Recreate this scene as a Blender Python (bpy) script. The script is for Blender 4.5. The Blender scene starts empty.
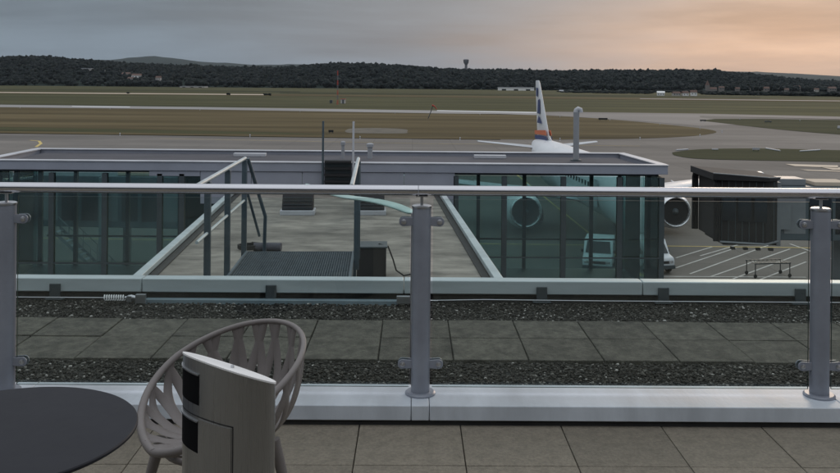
import bpy, math, random
import numpy as np
from mathutils import Vector, Matrix
random.seed(7); rng = np.random.default_rng(7)
R = math.radians
sc = bpy.context.scene
col = sc.collection
GZ = -9.7            # airfield level
EYE = 1.7

# ------------------------------------------------------------------ camera
F = 860.0            # focal length in pixels of the 840 px wide photograph
PY = 83.0            # image row of the horizon at mid width
cam = bpy.data.cameras.new('camera'); camo = bpy.data.objects.new('camera', cam); col.objects.link(camo)
CR = Matrix.Rotation(R(-0.47), 4, 'Z') @ Matrix.Rotation(R(90), 4, 'X') @ Matrix.Rotation(R(0.5), 4, 'Z')
camo.matrix_world = Matrix.Translation((0, 0, EYE)) @ CR
cam.sensor_width = 36; cam.lens = 36 * F / 840; cam.shift_y = -(236.5 - PY) / 840
cam.clip_end = 30000; cam.clip_start = 0.05
sc.camera = camo
CR3 = CR.to_3x3()
def ray(px, py): return CR3 @ Vector(((px - 420) / F, -(py - PY) / F, -1))
def at(px, py, Y):
    d = ray(px, py); t = Y / d.y; return Vector((d.x * t, Y, EYE + d.z * t))
def G(px, py, z=GZ):
    d = ray(px, py); t = (z - EYE) / d.z; return Vector((d.x * t, d.y * t, z))

# ------------------------------------------------------------------ materials
def nodes(name):
    m = bpy.data.materials.new(name); m.use_nodes = True
    nt = m.node_tree; b = nt.nodes['Principled BSDF']
    return m, nt, b
def ramp(nt, stops):
    r = nt.nodes.new('ShaderNodeValToRGB'); e = r.color_ramp.elements
    while len(e) < len(stops): e.new(0.5)
    for i, (p, c) in enumerate(stops):
        e[i].position = p; e[i].color = (c[0], c[1], c[2], 1)
    return r
def mat(name, c, rough=0.6, metal=0.0, var=0.15, scale=4.0, bump=0.0, bscale=40.0, stretch=(1, 1, 1), c2=None, spec=0.5, dirt=0.0, coord='pos', rv=1.0, isl=0.0):
    m, nt, b = nodes(name)
    L = nt.links
    if coord == 'pos':
        g = nt.nodes.new('ShaderNodeNewGeometry'); src = g.outputs['Position']
    else:
        g = nt.nodes.new('ShaderNodeTexCoord'); src = g.outputs['Object']
    mp = nt.nodes.new('ShaderNodeMapping'); mp.inputs['Scale'].default_value = stretch
    L.new(src, mp.inputs['Vector'])
    n = nt.nodes.new('ShaderNodeTexNoise'); n.inputs['Scale'].default_value = scale; n.inputs['Detail'].default_value = 8; n.inputs['Roughness'].default_value = 0.62
    L.new(mp.outputs[0], n.inputs['Vector'])
    lo = tuple(x * (1 - var) for x in c); hi = tuple(min(1, x * (1 + var)) for x in (c2 or c))
    r = ramp(nt, [(0.32, lo), (0.68, hi)])
    L.new(n.outputs['Fac'], r.inputs['Fac'])
    out = r.outputs['Color']
    if dirt > 0:
        n2 = nt.nodes.new('ShaderNodeTexNoise'); n2.inputs['Scale'].default_value = scale * 0.27; n2.inputs['Detail'].default_value = 10
        L.new(mp.outputs[0], n2.inputs['Vector'])
        r2 = ramp(nt, [(0.4, (1, 1, 1)), (0.7, (1 - dirt,) * 3)])
        L.new(n2.outputs['Fac'], r2.inputs['Fac'])
        mx = nt.nodes.new('ShaderNodeMix'); mx.data_type = 'RGBA'; mx.blend_type = 'MULTIPLY'; mx.inputs['Factor'].default_value = 1
        L.new(out, mx.inputs['A']); L.new(r2.outputs['Color'], mx.inputs['B']); out = mx.outputs['Result']
    if isl > 0:
        gi = nt.nodes.new('ShaderNodeNewGeometry'); r3 = nt.nodes.new('ShaderNodeMapRange'); r3.inputs['To Min'].default_value = 1-isl; r3.inputs['To Max'].default_value = 1+isl*.6
        L.new(gi.outputs['Random Per Island'], r3.inputs['Value'])
        mi = nt.nodes.new('ShaderNodeMix'); mi.data_type = 'RGBA'; mi.blend_type = 'MULTIPLY'; mi.inputs['Factor'].default_value = 1
        L.new(out, mi.inputs['A']); L.new(r3.outputs[0], mi.inputs['B']); out = mi.outputs['Result']
    L.new(out, b.inputs['Base Color'])
    b.inputs['Roughness'].default_value = rough; b.inputs['Metallic'].default_value = metal
    b.inputs['Specular IOR Level'].default_value = spec
    if rough > 0.15:
        mr = nt.nodes.new('ShaderNodeMapRange'); mr.inputs['To Min'].default_value = rough - 0.08*rv; mr.inputs['To Max'].default_value = min(1, rough + 0.1*rv)
        L.new(n.outputs['Fac'], mr.inputs['Value']); L.new(mr.outputs[0], b.inputs['Roughness'])
    if bump > 0:
        nb = nt.nodes.new('ShaderNodeTexNoise'); nb.inputs['Scale'].default_value = bscale; nb.inputs['Detail'].default_value = 6
        L.new(mp.outputs[0], nb.inputs['Vector'])
        bp = nt.nodes.new('ShaderNodeBump'); bp.inputs['Strength'].default_value = bump; bp.inputs['Distance'].default_value = 0.02
        L.new(nb.outputs['Fac'], bp.inputs['Height']); L.new(bp.outputs[0], b.inputs['Normal'])
    return m
def glass(name, tint, dirt_refl=0.08, rough=0.0):
    m, nt, b = nodes(name); nt.nodes.remove(b)
    out = nt.nodes['Material Output']
    t = nt.nodes.new('ShaderNodeBsdfTransparent'); t.inputs[0].default_value = (*tint, 1)
    g = nt.nodes.new('ShaderNodeBsdfGlossy'); g.inputs['Roughness'].default_value = rough; g.inputs['Color'].default_value = (0.9, 0.95, 0.95, 1)
    fr = nt.nodes.new('ShaderNodeFresnel'); fr.inputs['IOR'].default_value = 1.45
    n = nt.nodes.new('ShaderNodeTexNoise'); n.inputs['Scale'].default_value = 1.3; n.inputs['Detail'].default_value = 9
    ge = nt.nodes.new('ShaderNodeNewGeometry'); nt.links.new(ge.outputs['Position'], n.inputs['Vector'])
    d = nt.nodes.new('ShaderNodeBsdfDiffuse'); d.inputs[0].default_value = (0.35, 0.38, 0.37, 1)
    mr = nt.nodes.new('ShaderNodeMapRange'); mr.inputs['From Min'].default_value = 0.45; mr.inputs['From Max'].default_value = 0.8; mr.inputs['To Min'].default_value = 0.0; mr.inputs['To Max'].default_value = dirt_refl  # patchy grey film: dirt plus painted uneven reflections
    nt.links.new(n.outputs['Fac'], mr.inputs['Value'])
    m1 = nt.nodes.new('ShaderNodeMixShader'); m2 = nt.nodes.new('ShaderNodeMixShader')
    nt.links.new(fr.outputs[0], m1.inputs[0]); nt.links.new(t.outputs[0], m1.inputs[1]); nt.links.new(g.outputs[0], m1.inputs[2])
    nt.links.new(mr.outputs[0], m2.inputs[0]); nt.links.new(m1.outputs[0], m2.inputs[1]); nt.links.new(d.outputs[0], m2.inputs[2])
    nt.links.new(m2.outputs[0], out.inputs['Surface'])
    return m

M = {}
M['slab'] = mat('terrace_slab', (0.235, 0.207, 0.162), 0.85, var=0.2, scale=60, bump=0.4, bscale=150, dirt=0.2, isl=.14)
M['joint'] = mat('joint_dark', (0.03, 0.028, 0.025), 0.95, scale=20)
M['rslab'] = mat('roof_slab', (0.098, 0.092, 0.074), 0.9, var=0.4, scale=34, bump=0.6, bscale=90, dirt=0.55, isl=.22)
M['curb'] = mat('curb_coating', (0.61, 0.655, 0.71), 0.5, var=0.08, scale=6, stretch=(1.6, .5, .5), bump=0.06, dirt=0.28)
M['post'] = mat('post_grey_paint', (0.27, 0.29, 0.34), 0.38, metal=0.1, var=0.1, scale=6, dirt=0.15, bump=0.02)
M['steel'] = mat('stainless', (0.50, 0.51, 0.53), 0.33, metal=0.9, var=0.1, scale=8, stretch=(0.4, 4, 4))
M['rail'] = mat('rail_steel', (0.58, 0.58, 0.61), 0.22, metal=0.93, var=0.04, scale=2, stretch=(0.5, 2, 2), dirt=0.08, rv=0.3)
M['brushed'] = mat('brushed_steel', (0.33, 0.335, 0.34), 0.28, metal=0.9, var=0.05, scale=14, stretch=(70, 70, 0.25), bump=0.02, coord='obj')
M['bright'] = mat('polished_top', (0.92, 0.92, 0.92), 0.35, metal=0.1, var=0.05, scale=10)
M['black'] = mat('matt_black', (0.012, 0.012, 0.014), 0.6, scale=9)
M['rubber'] = mat('rubber', (0.02, 0.02, 0.02), 0.8)
M['table'] = mat('table_top_laminate', (0.020, 0.021, 0.027), 0.6, var=0.12, scale=30, bump=0.02, dirt=0.12, spec=0.22)
M['tablemetal'] = mat('table_base_metal', (0.03, 0.03, 0.033), 0.5)
M['chair'] = mat('chair_plastic', (0.19, 0.17, 0.162), 0.5, var=0.07, scale=12, bump=0.05, bscale=300)
M['mint'] = mat('pale_green_aluminium', (0.50, 0.56, 0.575), 0.42, metal=0.1, var=0.08, scale=4, stretch=(0.4, 3, 3), dirt=0.2)
M['teal'] = mat('blue_grey_steel', (0.075, 0.105, 0.125), 0.45, var=0.15, scale=6, dirt=0.3)
M['frame'] = mat('dark_steel_frame', (0.055, 0.07, 0.078), 0.5, var=0.12, scale=6, dirt=0.2)
M['darkwall'] = mat('dark_upstand', (0.035, 0.035, 0.035), 0.85, var=0.3, scale=5)
M['deck'] = mat('weathered_concrete_roof', (0.185, 0.17, 0.145), 0.85, var=0.3, scale=1.9, stretch=(0.8, 1.5, 1), bump=0.3, bscale=25, dirt=0.42, c2=(0.27, 0.25, 0.215))
M['fascia'] = mat('fascia_grey_panel', (0.30, 0.315, 0.37), 0.45, var=0.06, scale=1.5, dirt=0.12)
M['cap'] = mat('parapet_cap', (0.52, 0.53, 0.56), 0.5, var=0.08, scale=2, dirt=0.2)
M['roofing'] = mat('roof_membrane', (0.075, 0.075, 0.088), 0.9, var=0.2, scale=0.8, dirt=0.3)
M['floor_in'] = mat('corridor_floor', (0.10, 0.10, 0.10), 0.5, var=0.1, scale=1)
M['grating'] = mat('galvanised_grating', (0.12, 0.15, 0.17), 0.5, metal=0.3, var=0.2, scale=10)
M['apron'] = mat('apron_concrete', (0.13, 0.12, 0.107), 0.9, var=0.2, scale=0.08, dirt=0.4, c2=(0.18, 0.163, 0.145), stretch=(.3, 1, 1))
M['asphalt'] = mat('taxiway_asphalt', (0.17, 0.155, 0.145), 0.85, var=0.12, scale=0.05, dirt=0.2, c2=(0.2, 0.185, 0.17), stretch=(.2, 1, 1))
M['runway'] = mat('runway_surface', (0.25, 0.24, 0.23), 0.8, var=0.1, scale=0.02)
M['taxisheen'] = mat('wet_taxiway_sheen', (0.60, 0.60, 0.60), 0.7, var=0.1, scale=0.05)  # near-white tone stands in for a wet, reflecting surface
M['beige'] = mat('beige_concrete', (0.55, 0.46, 0.36), 0.85, var=0.1, scale=0.3)
M['paintw'] = mat('white_paint', (0.48, 0.47, 0.44), 0.8, var=0.2, scale=1.5)
M['painty'] = mat('yellow_paint', (0.55, 0.42, 0.14), 0.8, var=0.2, scale=1.5)
M['white'] = mat('aircraft_white', (0.74, 0.76, 0.78), 0.3, var=0.03, scale=0.5)
M['vehicle'] = mat('vehicle_white', (0.62, 0.64, 0.66), 0.35, var=0.05, scale=1)
M['wing'] = mat('wing_grey', (0.50, 0.53, 0.56), 0.35, var=0.05, scale=0.5)
M['navy'] = mat('navy_paint', (0.03, 0.055, 0.17), 0.35)
M['orange'] = mat('orange_paint', (0.62, 0.16, 0.07), 0.4)
M['lip'] = mat('nacelle_lip', (0.75, 0.76, 0.78), 0.25, metal=0.8)
M['darkglass'] = mat('dark_window', (0.015, 0.02, 0.025), 0.08)
M['bridgedark'] = mat('canopy_dark_fabric', (0.012, 0.012, 0.013), 0.8, var=0.3, scale=2)
M['bridgewall'] = mat('bridge_panel', (0.075, 0.10, 0.115), 0.45, var=0.1, scale=1.0, dirt=0.2)
M['bridgelight'] = mat('bridge_light_panel', (0.20, 0.215, 0.225), 0.5, var=0.1, scale=1.0)
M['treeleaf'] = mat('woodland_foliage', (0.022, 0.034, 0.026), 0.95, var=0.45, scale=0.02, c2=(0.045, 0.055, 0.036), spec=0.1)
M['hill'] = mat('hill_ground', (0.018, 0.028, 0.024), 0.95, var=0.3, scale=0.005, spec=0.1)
M['brick'] = mat('house_render', (0.42, 0.40, 0.38), 0.8, var=0.1, scale=0.3)
M['whitewash'] = mat('white_render', (0.75, 0.75, 0.74), 0.8, var=0.05, scale=0.3)
M['roof'] = mat('roof_tiles', (0.12, 0.075, 0.06), 0.85, var=0.2, scale=0.5)
M['greyroof'] = mat('metal_roof', (0.35, 0.36, 0.38), 0.6, var=0.1, scale=0.2)
M['red'] = mat('red_paint', (0.45, 0.06, 0.04), 0.5)
M['concrete'] = mat('tower_concrete', (0.17, 0.17, 0.18), 0.85, var=0.1, scale=0.1)
M['swoosh'] = mat('pale_mint_arc', (0.40, 0.58, 0.54), 0.35, var=0.08, scale=5, dirt=0.15)
M['railglass'] = glass('railing_glass', (0.915, 0.955, 0.95), 0.04)
M['corrglass'] = glass('tinted_corridor_glass', (0.71, 0.815, 0.81), 0.08)

M['glassedge'] = mat('polished_glass_edge', (0.05, 0.09, 0.08), 0.6, spec=0.2)
M['corrend'] = glass('end_wall_glass', (0.90, 0.96, 0.955), 0.04)
M['barblue'] = mat('blue_grey_bar', (0.22, 0.29, 0.325), 0.4, var=0.12, scale=5, dirt=0.2)
M['padgrey'] = mat('weathered_pad', (0.105, 0.093, 0.07), 0.9, var=0.3, scale=.3)
M['pipegrey'] = mat('weathered_pipe', (0.33, 0.34, 0.36), 0.55, var=0.06, scale=2, dirt=0.2)
M['slot'] = mat('slot_black', (0.006, 0.006, 0.007), 0.9, spec=0.1)
M['dim'] = mat('dim_render', (0.17, 0.16, 0.155), 0.9)
def add_joints(m, w, h, msize, dark):
    nt = m.node_tree; b = nt.nodes['Principled BSDF']; src = b.inputs['Base Color'].links[0].from_socket
    g = nt.nodes.new('ShaderNodeNewGeometry'); br = nt.nodes.new('ShaderNodeTexBrick'); br.offset = 0; br.inputs['Scale'].default_value = 1
    br.inputs['Brick Width'].default_value = w; br.inputs['Row Height'].default_value = h; br.inputs['Mortar Size'].default_value = msize; br.inputs['Mortar Smooth'].default_value = .3
    br.inputs['Color1'].default_value = (1, 1, 1, 1); br.inputs['Color2'].default_value = (.88, .88, .88, 1); br.inputs['Mortar'].default_value = (dark, dark, dark, 1)
    nt.links.new(g.outputs['Position'], br.inputs['Vector'])
    mx = nt.nodes.new('ShaderNodeMix'); mx.data_type = 'RGBA'; mx.blend_type = 'MULTIPLY'; mx.inputs['Factor'].default_value = 1
    nt.links.new(src, mx.inputs['A']); nt.links.new(br.outputs['Color'], mx.inputs['B']); nt.links.new(mx.outputs['Result'], b.inputs['Base Color'])
add_joints(M['apron'], 7.5, 5.0, .06, .62)
def grass_mat(name, a, b, c):
    m, nt, bs = nodes(name); L = nt.links
    g = nt.nodes.new('ShaderNodeNewGeometry'); mp = nt.nodes.new('ShaderNodeMapping'); mp.inputs['Scale'].default_value = (0.10, 1, 1)
    L.new(g.outputs['Position'], mp.inputs['Vector'])
    n = nt.nodes.new('ShaderNodeTexNoise'); n.inputs['Scale'].default_value = 0.06; n.inputs['Detail'].default_value = 14; n.inputs['Roughness'].default_value = 0.7
    L.new(mp.outputs[0], n.inputs['Vector'])
    r = ramp(nt, [(0.3, a), (0.5, b), (0.7, c)]); L.new(n.outputs['Fac'], r.inputs['Fac'])
    L.new(r.outputs[0], bs.inputs['Base Color']); bs.inputs['Roughness'].default_value = 1.0; bs.inputs['Specular IOR Level'].default_value = 0.1
    return m
M['grass'] = grass_mat('airfield_grass', (0.026, 0.030, 0.014), (0.064, 0.064, 0.030), (0.125, 0.112, 0.055))
M['drygrass'] = grass_mat('dry_mown_grass', (0.045, 0.036, 0.018), (0.092, 0.072, 0.036), (0.16, 0.125, 0.066))
M['greengrass'] = grass_mat('green_grass', (0.024, 0.029, 0.014), (0.040, 0.044, 0.021), (0.065, 0.064, 0.032))
M['field'] = grass_mat('far_field', (0.045, 0.05, 0.026), (0.075, 0.072, 0.036), (0.15, 0.13, 0.075))

# pebble material: colour from a per-pebble attribute
def attr_mat(name, stops, rough=0.8):
    m, nt, b = nodes(name)
    a = nt.nodes.new('ShaderNodeAttribute'); a.attribute_name = 'tone'
    r = ramp(nt, stops); nt.links.new(a.outputs['Fac'], r.inputs['Fac']); nt.links.new(r.outputs[0], b.inputs['Base Color'])
    b.inputs['Roughness'].default_value = rough; b.inputs['Specular IOR Level'].default_value = 0.3
    return m
M['gravel'] = attr_mat('gravel_stones', [(0.0, (0.012, 0.012, 0.010)), (0.6, (0.036, 0.034, 0.029)), (0.93, (0.09, 0.085, 0.075)), (0.975, (0.22, 0.21, 0.19)), (1.0, (0.5, 0.48, 0.45))])
M['gravelbed'] = mat('gravel_bed', (0.03, 0.03, 0.027), 0.95, var=0.5, scale=30)

# ------------------------------------------------------------------ mesh builder
class MB:
    def __init__(s): s.v = []; s.f = []
    def add(s, vs, fs):
        o = len(s.v); s.v += [tuple(v) for v in vs]; s.f += [tuple(i + o for i in f) for f in fs]; return s
    def box(s, x0, x1, y0, y1, z0, z1, T=None):
        vs = [Vector(p) for p in ((x0,y0,z0),(x1,y0,z0),(x1,y1,z0),(x0,y1,z0),(x0,y0,z1),(x1,y0,z1),(x1,y1,z1),(x0,y1,z1))]
        if T is not None: vs = [T @ v for v in vs]
        return s.add(vs, [(0,3,2,1),(4,5,6,7),(0,1,5,4),(1,2,6,5),(2,3,7,6),(3,0,4,7)])
    def prism(s, poly, z0, z1):           # vertical prism over xy polygon
        n = len(poly)
        vs = [(p[0], p[1], z0) for p in poly] + [(p[0], p[1], z1) for p in poly]
        return s.add(vs, [tuple(range(n))[::-1], tuple(range(n, 2*n))] + [(i, (i+1) % n, n+(i+1) % n, n+i) for i in range(n)])
    def extrude(s, pts, d):               # 3-D polygon extruded by vector
        n = len(pts); d = Vector(d); pts = [Vector(p) for p in pts]
        return s.add(pts + [p + d for p in pts], [tuple(range(n))[::-1], tuple(range(n, 2*n))] + [(i, (i+1) % n, n+(i+1) % n, n+i) for i in range(n)])
    def tube(s, pts, r, n=10, caps=True, closed=False, flat=None):
        pts = [Vector(p) for p in pts]; k = len(pts)
        rs = r if isinstance(r, (list, tuple)) else [r] * k
        vs = []; prev = None
        for i, p in enumerate(pts):
            if closed: t = pts[(i+1) % k] - pts[i-1]
            else: t = pts[min(i+1, k-1)] - pts[max(i-1, 0)]
            t.normalize()
            if prev is None:
                a = Vector((0, 0, 1)) if abs(t.z) < 0.9 else Vector((1, 0, 0))
                u = t.cross(a).normalized()
            else:
                u = (prev - t * prev.dot(t)).normalized()
            prev = u; w = t.cross(u)
            for j in range(n):
                a = 2*math.pi*j/n
                vs.append(p + u*math.cos(a)*rs[i] + w*math.sin(a)*rs[i])
        fs = []
        m = k if closed else k-1
        for i in range(m):
            i2 = (i+1) % k
            for j in range(n):
                fs.append((i*n+j, i*n+(j+1) % n, i2*n+(j+1) % n, i2*n+j))
        if caps and not closed: fs += [tuple(range(n))[::-1], tuple(range((k-1)*n, k*n))]
        return s.add(vs, fs)
    def lathe(s, prof, n=32, c=(0,0,0), T=None, sx=1, sy=1):   # prof (r,z)
        vs = []; fs = []
        for r, z in prof:
            for j in range(n):
                a = 2*math.pi*j/n; v = Vector((c[0]+r*math.cos(a)*sx, c[1]+r*math.sin(a)*sy, c[2]+z))
                vs.append(T @ v if T is not None else v)
        for i in range(len(prof)-1):
            for j in range(n): fs.append((i*n+j, i*n+(j+1) % n, (i+1)*n+(j+1) % n, (i+1)*n+j))
        fs += [tuple(range(n))[::-1], tuple(range((len(prof)-1)*n, len(prof)*n))]
        return s.add(vs, fs)
    def ribbon(s, pts, nrm, w, th):       # flat rounded strip on a surface
        pts = [Vector(p) for p in pts]; k = len(pts); vs = []; fs = []
        for i, p in enumerate(pts):
            t = (pts[min(i+1, k-1)] - pts[max(i-1, 0)]).normalized(); nn = Vector(nrm[i]); nn = (nn - t*nn.dot(t)).normalized(); b = t.cross(nn)
            ww = w[i] if isinstance(w, (list, tuple)) else w
            for a, c in ((-1, 0), (-.75, .8), (0, 1), (.75, .8), (1, 0), (.75, -.8), (0, -1), (-.75, -.8)):
                vs.append(p + b*a*ww/2 + nn*c*th/2)
        for i in range(k-1):
            for j in range(8): fs.append((i*8+j, i*8+(j+1) % 8, (i+1)*8+(j+1) % 8, (i+1)*8+j))
        fs += [tuple(range(8))[::-1], tuple(range((k-1)*8, k*8))]
        return s.add(vs, fs)
    def build(s, name, m, parent=None, loc=None, smooth=None, bevel=0, seg=2):
        me = bpy.data.meshes.new(name); me.from_pydata(s.v, [], s.f); me.update()
        me.materials.append(m if not isinstance(m, str) else M[m])
        import bmesh
        b = bmesh.new(); b.from_mesh(me); bmesh.ops.recalc_face_normals(b, faces=b.faces); b.to_mesh(me); b.free()
        if smooth: me.shade_smooth(); me.set_sharp_from_angle(angle=R(smooth))
        o = bpy.data.objects.new(name, me); col.objects.link(o)
        if loc is not None: o.location = loc
        if parent is not None: o.parent = parent
        if bevel:
            md = o.modifiers.new('bevel', 'BEVEL'); md.width = bevel; md.segments = seg; md.limit_method = 'ANGLE'; md.angle_limit = R(40)
            me.shade_smooth(); me.set_sharp_from_angle(angle=R(50))
        return o

def tag(o, label=None, cat=None, group=None, kind=None):
    if label: o['label'] = label
    if cat: o['category'] = cat
    if group: o['group'] = group
    if kind: o['kind'] = kind
    return o
def thing(name, label, cat, loc=(0,0,0), rz=0.0, group=None):
    o = bpy.data.objects.new(name, None); o.empty_display_size = 0.2; col.objects.link(o)
    o.location = loc; o.rotation_euler = (0, 0, rz)
    return tag(o, label, cat, group)
kids = {}
def copy_tree(o, parent=None):
    c = o.copy(); col.objects.link(c); c.parent = parent
    for ch in [x for x in col.objects if x.parent == o]: copy_tree(ch, c)
    return c
def struct(o, label): return tag(o, label, None, None, 'structure')
def cat(o, label, c, group=None): return tag(o, label, c, group)
def box(x0,x1,y0,y1,z0,z1,T=None): return MB().box(x0,x1,y0,y1,z0,z1,T)

# ------------------------------------------------------------------ terrace
FY = 4.25
mb = MB()
g = 0.0022
for i in range(-12, 13):
    for j in range(0, 17):
        x0 = 0.25 + i*0.5; y1 = FY + 0.07 - j*0.5
        mb.box(x0+g, x0+0.5-g, y1-0.5+g, y1-g, -0.04, random.uniform(-0.001, 0.001))
o = mb.build('terrace_floor', 'slab', bevel=0.002, seg=1); struct(o, 'brown grey square slabs of the terrace floor'); tag(o, None, 'floor')
o = box(-6, 7, -0.3, 4.3, -0.5, -0.041).build('terrace_base', 'joint'); struct(o, 'dark bed under the terrace slabs')
# curb
curb = thing('curb', 'pale blue grey metal clad kerb that carries the railing posts', 'kerb', (0, 4.4, 0))
CY0, CY1 = FY - 4.4, 4.556 - 4.4
splits = [-5.6, -2.07, -1.96, 0.005, 0.095, 2.17, 4.3, 6.5]
for a, b in zip(splits[:-1], splits[1:]):
    box(a+0.0015, b-0.0015, CY0, CY1, 0.03, 0.104).build('cladding', 'curb', curb, bevel=0.004)
box(-5.6, 6.5, CY0+0.02, CY1-0.02, -0.2, 0.03).build('kerb_core', 'darkwall', curb)

tw = thing('unseen_terminal', 'unseen grey glazed terminal front added behind the terrace', 'building', (0, -4.2, -0.04))  # out of view, added to darken faces and reflections turned towards it
box(-14, 14, -.6, 0, 0, 5.2).build('wall', 'bridgewall', tw)
box(-14.3, 14.3, -.8, .6, 5.201, 5.5).build('roof_edge', 'fascia', tw)
for i in range(14): box(-13.9+i*2, -12.1+i*2, .003, .03, .3, 4.3).build('window', 'darkglass', tw)
box(-14, 14, -1.2, -.15, -.5, .0).build('sill', 'darkwall', tw)
o = box(-14, 14, -4.6, -0.35, -0.5, -0.045).build('terrace_base', 'joint'); struct(o, 'terrace bed continuing to the terminal front')
# gravel roof beyond
o = box(-9, 10, 4.5, 7.3, -0.4, -0.155).build('lower_roof', 'gravelbed'); struct(o, 'dark bed of the gravelled lower roof')
mb = MB()
for i in range(-16, 19):
    for (ya, yb) in ((5.68, 6.17), (6.175, 6.64)):
        x0 = 0.285 + i*0.5
        mb.box(x0+.004, x0+.496, ya+.004, yb-.004, -0.18, -0.13+random.uniform(-.004, .004))
o = mb.build('roof_path', 'rslab', bevel=0.004, seg=1); struct(o, 'two rows of old concrete slabs along the gravel roof')

def pebbles(name, regions, zb, dens, smin, smax, material):
    t = (1+5**.5)/2
    iv = np.array([(-1,t,0),(1,t,0),(-1,-t,0),(1,-t,0),(0,-1,t),(0,1,t),(0,-1,-t),(0,1,-t),(t,0,-1),(t,0,1),(-t,0,-1),(-t,0,1)], float)/1.9
    fc = np.array([(0,11,5),(0,5,1),(0,1,7),(0,7,10),(0,10,11),(1,5,9),(5,11,4),(11,10,2),(10,7,6),(7,1,8),(3,9,4),(3,4,2),(3,2,6),(3,6,8),(3,8,9),(4,9,5),(2,4,11),(6,2,10),(8,6,7),(9,8,1)])
    C = []
    for (x0, x1, y0, y1) in regions:
        n = int((x1-x0)*(y1-y0)*dens)
        C.append(np.stack([rng.uniform(x0, x1, n), rng.uniform(y0, y1, n), np.full(n, zb)], 1))
    C = np.concatenate(C); n = len(C)
    s = rng.uniform(smin, smax, n)
    V = iv[None] * rng.uniform(0.75, 1.2, (n, 12, 1)) * (s[:, None, None]) * np.stack([rng.uniform(.8, 1.3, n), rng.uniform(.8, 1.3, n), rng.uniform(.5, .85, n)], 1)[:, None, :]
    a = rng.uniform(0, 6.28, n); ca, sa = np.cos(a)[:, None], np.sin(a)[:, None]
    V = np.stack([V[:, :, 0]*ca - V[:, :, 1]*sa, V[:, :, 0]*sa + V[:, :, 1]*ca, V[:, :, 2]], 2)
    C[:, 2] += rng.uniform(0, smax*1.1, n)
    V = (V + C[:, None, :]).reshape(-1, 3)
    Fs = (fc[None] + (np.arange(n)*12)[:, None, None]).reshape(-1, 3)
    me = bpy.data.meshes.new(name); me.vertices.add(len(V)); me.vertices.foreach_set('co', V.ravel())
    me.loops.add(Fs.size); me.loops.foreach_set('vertex_index', Fs.ravel().astype(np.int32))
    me.polygons.add(len(Fs)); me.polygons.foreach_set('loop_start', np.arange(0, Fs.size, 3, dtype=np.int32)); me.polygons.foreach_set('loop_total', np.full(len(Fs), 3, dtype=np.int32))
    me.update(calc_edges=True)
    at_ = me.attributes.new('tone', 'FLOAT', 'POINT'); at_.data.foreach_set('value', np.repeat(rng.uniform(0, 1, n), 12).astype(np.float32))
    me.materials.append(material); o = bpy.data.objects.new(name, me); col.objects.link(o); return o
o = pebbles('gravel', [(-4.2, 4.6, 4.57, 5.67), (-4.6, 5.0, 6.65, 7.22)], -0.152, 4000, 0.006, 0.0125, M['gravel'])
tag(o, 'dark loose gravel with pale stones on both sides of the roof slabs', 'gravel', None, 'stuff')

# ------------------------------------------------------------------ glass railing
RY = 4.42
rail = thing('railing', 'grey steel and glass balustrade across the terrace edge', 'railing', (0, RY, 0.104))
Z0 = -0.104  # local offset: z_local = z_world + Z0
px_ = [-4.15, -2.075, at(421, 300, RY).x, at(820, 300, RY).x, 4.15]
RZ = at(420, 190.4, RY).z
mb = MB(); prof = []
for k in range(20):
    a = 2*math.pi*k/20; prof.append((math.cos(a)*0.030, math.sin(a)*0.0262))
for (xa, xb) in ((-5.6, px_[1]-0.3), (px_[1]-0.298, px_[2]-0.02), (px_[2]-0.017, px_[3]+.35), (px_[3]+.353, 6.4)):
    mb.extrude([(xa, y, RZ + Z0 + z) for y, z in prof], (xb-xa, 0, 0))
mb.build('handrail', 'rail', rail, smooth=35)
def post_parts(x):
    p = MB().lathe([(0.048, 0.012), (0.048, 0.955)], 28, (x, 0, 0), sx=1.0, sy=1.0).build('post', 'post', rail, smooth=40)
    MB().lathe([(0.078, 0), (0.078, 0.008), (0.07, 0.014), (0.05, 0.014)], 32, (x, 0, 0)).build('base_flange', 'post', p, smooth=30)
    MB().lathe([(0.048, 0.9555), (0.051, 0.957), (0.051, 0.966), (0.044, 0.970)], 28, (x, 0, 0)).build('post_cap', 'steel', p, smooth=30)
    mb = MB(); mb.tube([(x, 0, 0.970), (x, 0, RZ + Z0 - 0.024)], 0.008, 10); mb.box(x-0.03, x+0.03, -0.02, 0.02, RZ+Z0-0.031, RZ+Z0-0.026)
    mb.build('rail_stem', 'steel', p, smooth=30)
    for s in (-1, 1):
        for z in (0.885, 0.155):
            mb = MB()
            # clamp: oblong plate with a round end and a bolt
            pts = []
            for k in range(13):
                a = -math.pi/2 + math.pi*k/12
                pts.append((x + s*(0.092 + 0.024*math.cos(a)), -0.016, z + 0.024*math.sin(a)))
            pts += [(x + s*0.040, -0.016, z + 0.020), (x + s*0.040, -0.016, z - 0.020)]
            mb.extrude(pts, (0, 0.009, 0)); mb.extrude([(p_[0], 0.014, p_[2]) for p_ in pts], (0, 0.009, 0))
            mb.build('glass_clamp', 'post', p, bevel=0.002)
            mb = MB(); T = Matrix.Translation((x + s*0.092, 0, z)) @ Matrix.Rotation(R(90), 4, 'X')
            mb.lathe([(0.013, 0.0165), (0.013, 0.021), (0.009, 0.023)], 16, T=T)
            mb.lathe([(0.006, 0.0235), (0.005, 0.0245)], 6, T=T)
            mb.build('clamp_bolt', 'steel', p, smooth=30)
for x in px_: post_parts(x)
for a, b in zip(px_[:-1], px_[1:]):
    gp = box(a+0.060, b-0.060, -0.005, 0.005, 0.035, 1.0).build('glass_panel', 'railglass', rail)
    gp.data.materials.append(M['glassedge'])
    for f in gp.data.polygons:
        if abs(f.normal.y) < .5: f.material_index = 1

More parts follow.
